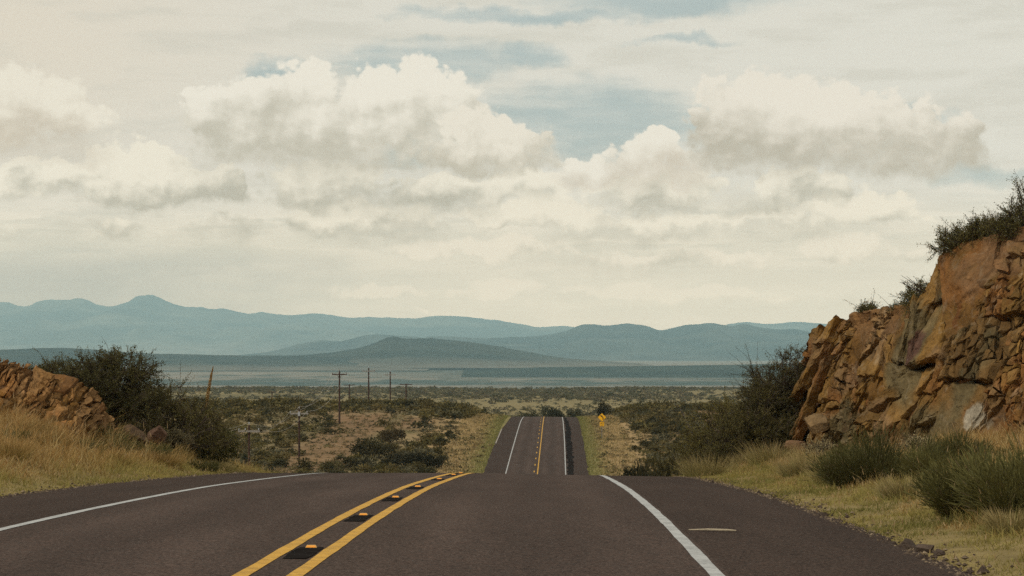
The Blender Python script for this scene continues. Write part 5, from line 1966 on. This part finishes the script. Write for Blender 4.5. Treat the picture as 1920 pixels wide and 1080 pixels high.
# ------------------------------------------------------------------ curve sign
def text_mesh(body, size, depth):
    cu = bpy.data.curves.new('t', 'FONT')
    cu.body = body
    cu.size = size
    cu.extrude = depth
    cu.align_x = 'CENTER'
    cu.align_y = 'CENTER'
    o = bpy.data.objects.new('t', cu)
    COL.objects.link(o)
    bpy.context.view_layer.update()
    me = bpy.data.meshes.new_from_object(o.evaluated_get(bpy.context.evaluated_depsgraph_get()))
    bpy.data.objects.remove(o)
    return me


def rounded(w, h, r, n=5):
    out = []
    for (sx, sy, a0) in ((1, 1, 0), (-1, 1, 90), (-1, -1, 180), (1, -1, 270)):
        for k in range(n):
            a = R(a0 + 90 * k / (n - 1))
            out.append((sx * (w / 2 - r) + r * math.cos(a), sy * (h / 2 - r) + r * math.sin(a)))
    return out


def build_sign():
    Y = 408.0
    X = px(1128.7, Y)
    g = on(X, Y)
    M_SIGN = flat_material('sign_yellow', (0.90, 0.48, 0.010), 0.45, 0.06, 2.0)
    M_BLACK = flat_material('sign_black', (.012, .012, .012), 0.5, 0.1, 5)
    M_POST = flat_material('galvanised_post', (.21, .21, .22), 0.55, 0.15, 6, metal=0.2)
    o = link('curve_sign', None, label='yellow diamond left curve sign above a square 60 MPH plate on a steel post', cat='road sign', loc=g)
    zc = pz(782.5, Y) - g[2]
    zp = pz(795, Y) - g[2]
    m = MB()
    m.box((0, 0.06, zc / 2 + 0.1), (0.075, 0.06, zc + 0.6))
    link('post', m.mesh('post'), M_POST, parent=o)
    side = 0.92
    d = MB()
    c45 = math.cos(R(45))
    ol = [((x - z) * c45, zc + (x + z) * c45) for x, z in rounded(side, side, 0.05)]
    d.prism(ol[::-1], 0.0, 0.012)
    pl = link('diamond_plate', d.mesh('diamond_plate'), M_SIGN, parent=o)
    # border line and curve arrow
    b = MB()
    def ring(w):
        return [((x - z) * c45, zc + (x + z) * c45) for x, z in rounded(w, w, 0.04)]
    r0, r1 = ring(side - 0.05), ring(side - 0.085)
    n = len(r0)
    b.add([(x, -0.004, z) for x, z in r0] + [(x, -0.004, z) for x, z in r1], [(k, (k + 1) % n, n + (k + 1) % n, n + k) for k in range(n)])
    link('border', b.mesh('border'), M_BLACK, parent=pl)
    a = MB()
    path = [(0.17, -0.36), (0.17, -0.18), (0.165, -0.08), (0.13, 0.02), (0.06, 0.10), (-0.04, 0.165)]
    wdt = 0.068
    L_, R_ = [], []
    for i, p in enumerate(path):
        q0, q1 = path[max(i - 1, 0)], path[min(i + 1, len(path) - 1)]
        tx, tz = q1[0] - q0[0], q1[1] - q0[1]
        l = math.hypot(tx, tz)
        nx, nz = -tz / l, tx / l
        L_.append((p[0] + nx * wdt, zc + p[1] + nz * wdt))
        R_.append((p[0] - nx * wdt, zc + p[1] - nz * wdt))
    a.prism(L_ + R_[::-1], -0.005, -0.001)
    hd = [(-0.30, 0.27), (-0.05, 0.34), (0.0, 0.22), (-0.065, 0.15), (-0.13, 0.03)]
    cx_, cz_ = -0.03, 0.16
    tip = (-0.27, 0.30)
    dirx, dirz = tip[0] - cx_, tip[1] - cz_
    l = math.hypot(dirx, dirz)
    nx, nz = -dirz / l, dirx / l
    hw = 0.17
    a.prism([(cx_ + nx * hw, zc + cz_ + nz * hw), (tip[0], zc + tip[1]), (cx_ - nx * hw, zc + cz_ - nz * hw)][::-1], -0.0055, -0.0015)
    link('arrow', a.mesh('arrow'), M_BLACK, parent=pl)
    q = MB()
    w = 0.68
    q.prism([(x, zp + z) for x, z in rounded(w, w, 0.05)][::-1], 0.0, 0.012)
    pq = link('speed_plate', q.mesh('speed_plate'), M_SIGN, parent=o)
    b = MB()
    r0 = [(x, zp + z) for x, z in rounded(w - 0.05, w - 0.05, 0.04)]
    r1 = [(x, zp + z) for x, z in rounded(w - 0.075, w - 0.075, 0.03)]
    n = len(r0)
    b.add([(x, -0.004, z) for x, z in r0] + [(x, -0.004, z) for x, z in r1], [(k, (k + 1) % n, n + (k + 1) % n, n + k) for k in range(n)])
    link('border', b.mesh('border'), M_BLACK, parent=pq)
    for body, size, dz in (('60', 0.46, 0.09), ('MPH', 0.19, -0.20)):
        e = link('lettering', text_mesh(body, size, 0.002), M_BLACK, parent=pq)
        e.rotation_euler = (R(90), 0, 0)
        e.location = (0, -0.006, zp + dz)


build_sign()


# ------------------------------------------------------------------ wire fence
def build_fence():
    M_FP = flat_material('fence_post', (.085, .06, .045), 0.9, 0.3, 9)
    M_FPL = flat_material('pale_post', (.20, .20, .20), 0.7, 0.2, 9)
    M_FW = flat_material('fence_wire', (.12, .10, .085), 0.6, 0.1, 9)
    Ys = [372, 383, 394, 406, 418, 431, 445, 460, 476, 493]
    pts = [on(px(1300 - (y - 390) * 0.335, y), y) for y in Ys]
    o0 = pts[0]
    o = link('wire_fence', None, label='sagging wire fence with weathered posts climbing the slope beside bare red dirt', cat='fence', loc=o0)
    for i, p in enumerate(pts):
        m = MB()
        lean = 0.05 * math.sin(i * 2.3)
        m.tube([(0, 0, -0.3), (lean, 0, 1.35)], [0.075, 0.065], 7)
        e = link('post', m.mesh('post'), M_FPL if i == 2 else M_FP, parent=o)
        e.location = (p[0] - o0[0], p[1] - o0[1], p[2] - o0[2])
    for k in range(4):
        m = MB()
        m.tube([(p[0] - o0[0], p[1] - o0[1] - 0.07, p[2] - o0[2] + 0.35 + 0.3 * k) for p in pts], 0.009, 4)
        link('wire', m.mesh('wire'), M_FW, parent=o)


build_fence()


# ------------------------------------------------------------------ small things on the road
def build_road_things():
    M_REF = flat_material('amber_reflector', (0.75, 0.30, 0.04), 0.3, 0.1, 8)
    M_REFB = flat_material('marker_body', (0.62, 0.36, 0.09), 0.5, 0.1, 8)
    rows = [1027.5, 966.5, 933.2, 913.2, 898.6, 890.6, 886.5, 884.6]
    ordn = ['nearest', 'second', 'third', 'fourth', 'fifth', 'sixth', 'seventh', 'last']
    # distance at which the centre line crosses each row
    ys = np.arange(20, 76, 0.02)
    rr = HY - F * road_z(ys) / ys
    body = MB()
    ol = [(-0.055, 0.0), (-0.040, 0.021), (0.040, 0.021), (0.055, 0.0)]
    v = [(-0.056, -0.050, 0), (0.056, -0.050, 0), (0.056, 0.050, 0), (-0.056, 0.050, 0), (-0.042, -0.026, 0.024), (0.042, -0.026, 0.024), (0.042, 0.026, 0.024), (-0.042, 0.026, 0.024)]
    body.add(v, [(3, 2, 1, 0), (4, 5, 6, 7), (0, 1, 5, 4), (1, 2, 6, 5), (2, 3, 7, 6), (3, 0, 4, 7)])
    bme = body.mesh('body')
    bme.materials.append(M_REFB)
    lens = MB()
    lens.add([(-0.047, -0.0492, 0.004), (0.047, -0.0492, 0.004), (0.039, -0.0292, 0.0225), (-0.039, -0.0292, 0.0225)], [(0, 1, 2, 3)])
    lme = lens.mesh('reflector')
    lme.materials.append(M_REF)
    for i, row in enumerate(rows):
        j = int(np.argmax(rr < row))
        Y = float(ys[j])
        if i == len(rows) - 1:
            Y = 70.0
        X = float(road_x(Y)) + 0.0
        o = link('road_marker', None, label=f'amber raised reflector between the yellow lines, {ordn[i]} along the road', cat='road reflector', group='amber reflectors between the yellow lines',
                 loc=(X, Y, float(road_z(Y)) + 0.004))
        link('body', bme, None, parent=o)
        link('reflector', lme, None, parent=o)
        p = MB()
        r = np.random.default_rng(i)
        L = 1.75
        xs0 = [-0.118 + r.uniform(-.012, .012) for _ in range(6)]
        xs1 = [0.118 + r.uniform(-.012, .012) for _ in range(6)]
        yy = np.linspace(0.06, -L, 6)
        vs = []
        for k in range(6):
            for x in (xs0[k], xs1[k]):
                yw = Y + yy[k]
                vs.append((float(road_x(yw)) + x - X, yy[k], float(road_z(yw)) - float(road_z(Y)) + 0.002))
        p.add(vs, [(2 * k, 2 * k + 2, 2 * k + 3, 2 * k + 1) for k in range(5)])
        link('tar_pad', p.mesh('tar_pad'), M_TAR, parent=o)
    # a splintered pale stick on the shoulder
    Y = 30.6
    X0, X1 = px(1291, Y), px(1379, Y)
    zr = lambda x: float(road_z(Y) + road_cross(np.array(x - float(road_x(Y)))))
    m = MB()
    m.tube([(0, 0, 0.012), ((X1 - X0) * 0.4, -0.03, 0.016), ((X1 - X0) * 0.8, -0.09, 0.014), (X1 - X0, -0.11, 0.010)], [0.006, 0.013, 0.014, 0.007], 6)
    link('stick', m.mesh('stick'), flat_material('bleached_wood', (.40, .34, .24), 0.8, 0.15, 30), label='bleached stick lying across the asphalt shoulder beside the white line', cat='stick', loc=(X0, Y, zr(X0)))
    Y = 22.3
    X0, X1 = px(1698, Y), px(1745, Y)
    m = MB()
    m.tube([(0, 0, 0.005), ((X1 - X0) * 0.5, 0.02, 0.007), (X1 - X0, -0.01, 0.004)], [0.003, 0.005, 0.003], 5)
    link('straw_stem', m.mesh('straw_stem'), flat_material('straw', (.26, .19, .11), 0.8, 0.15, 30), label='short dry straw lying on the dark shoulder near the grass edge', cat='straw', loc=(X0, Y, zr(X0)))
    # pale scrap in the verge grass
    Y = 58.0
    X = px(1478, Y)
    m = MB()
    m.add([(-.16, 0, 0), (.15, -.03, .03), (.17, .06, .07), (-.12, .07, .05), (-.02, .02, .075)], [(0, 1, 4), (1, 2, 4), (2, 3, 4), (3, 0, 4), (0, 3, 2, 1)])
    link('paper_scrap', m.mesh('paper_scrap'), flat_material('white_scrap', (.55, .53, .48), 0.7, 0.1, 9), label='crumpled white scrap of litter caught in the verge grass', cat='litter', loc=(X, Y, pz(903, Y)))


build_road_things()
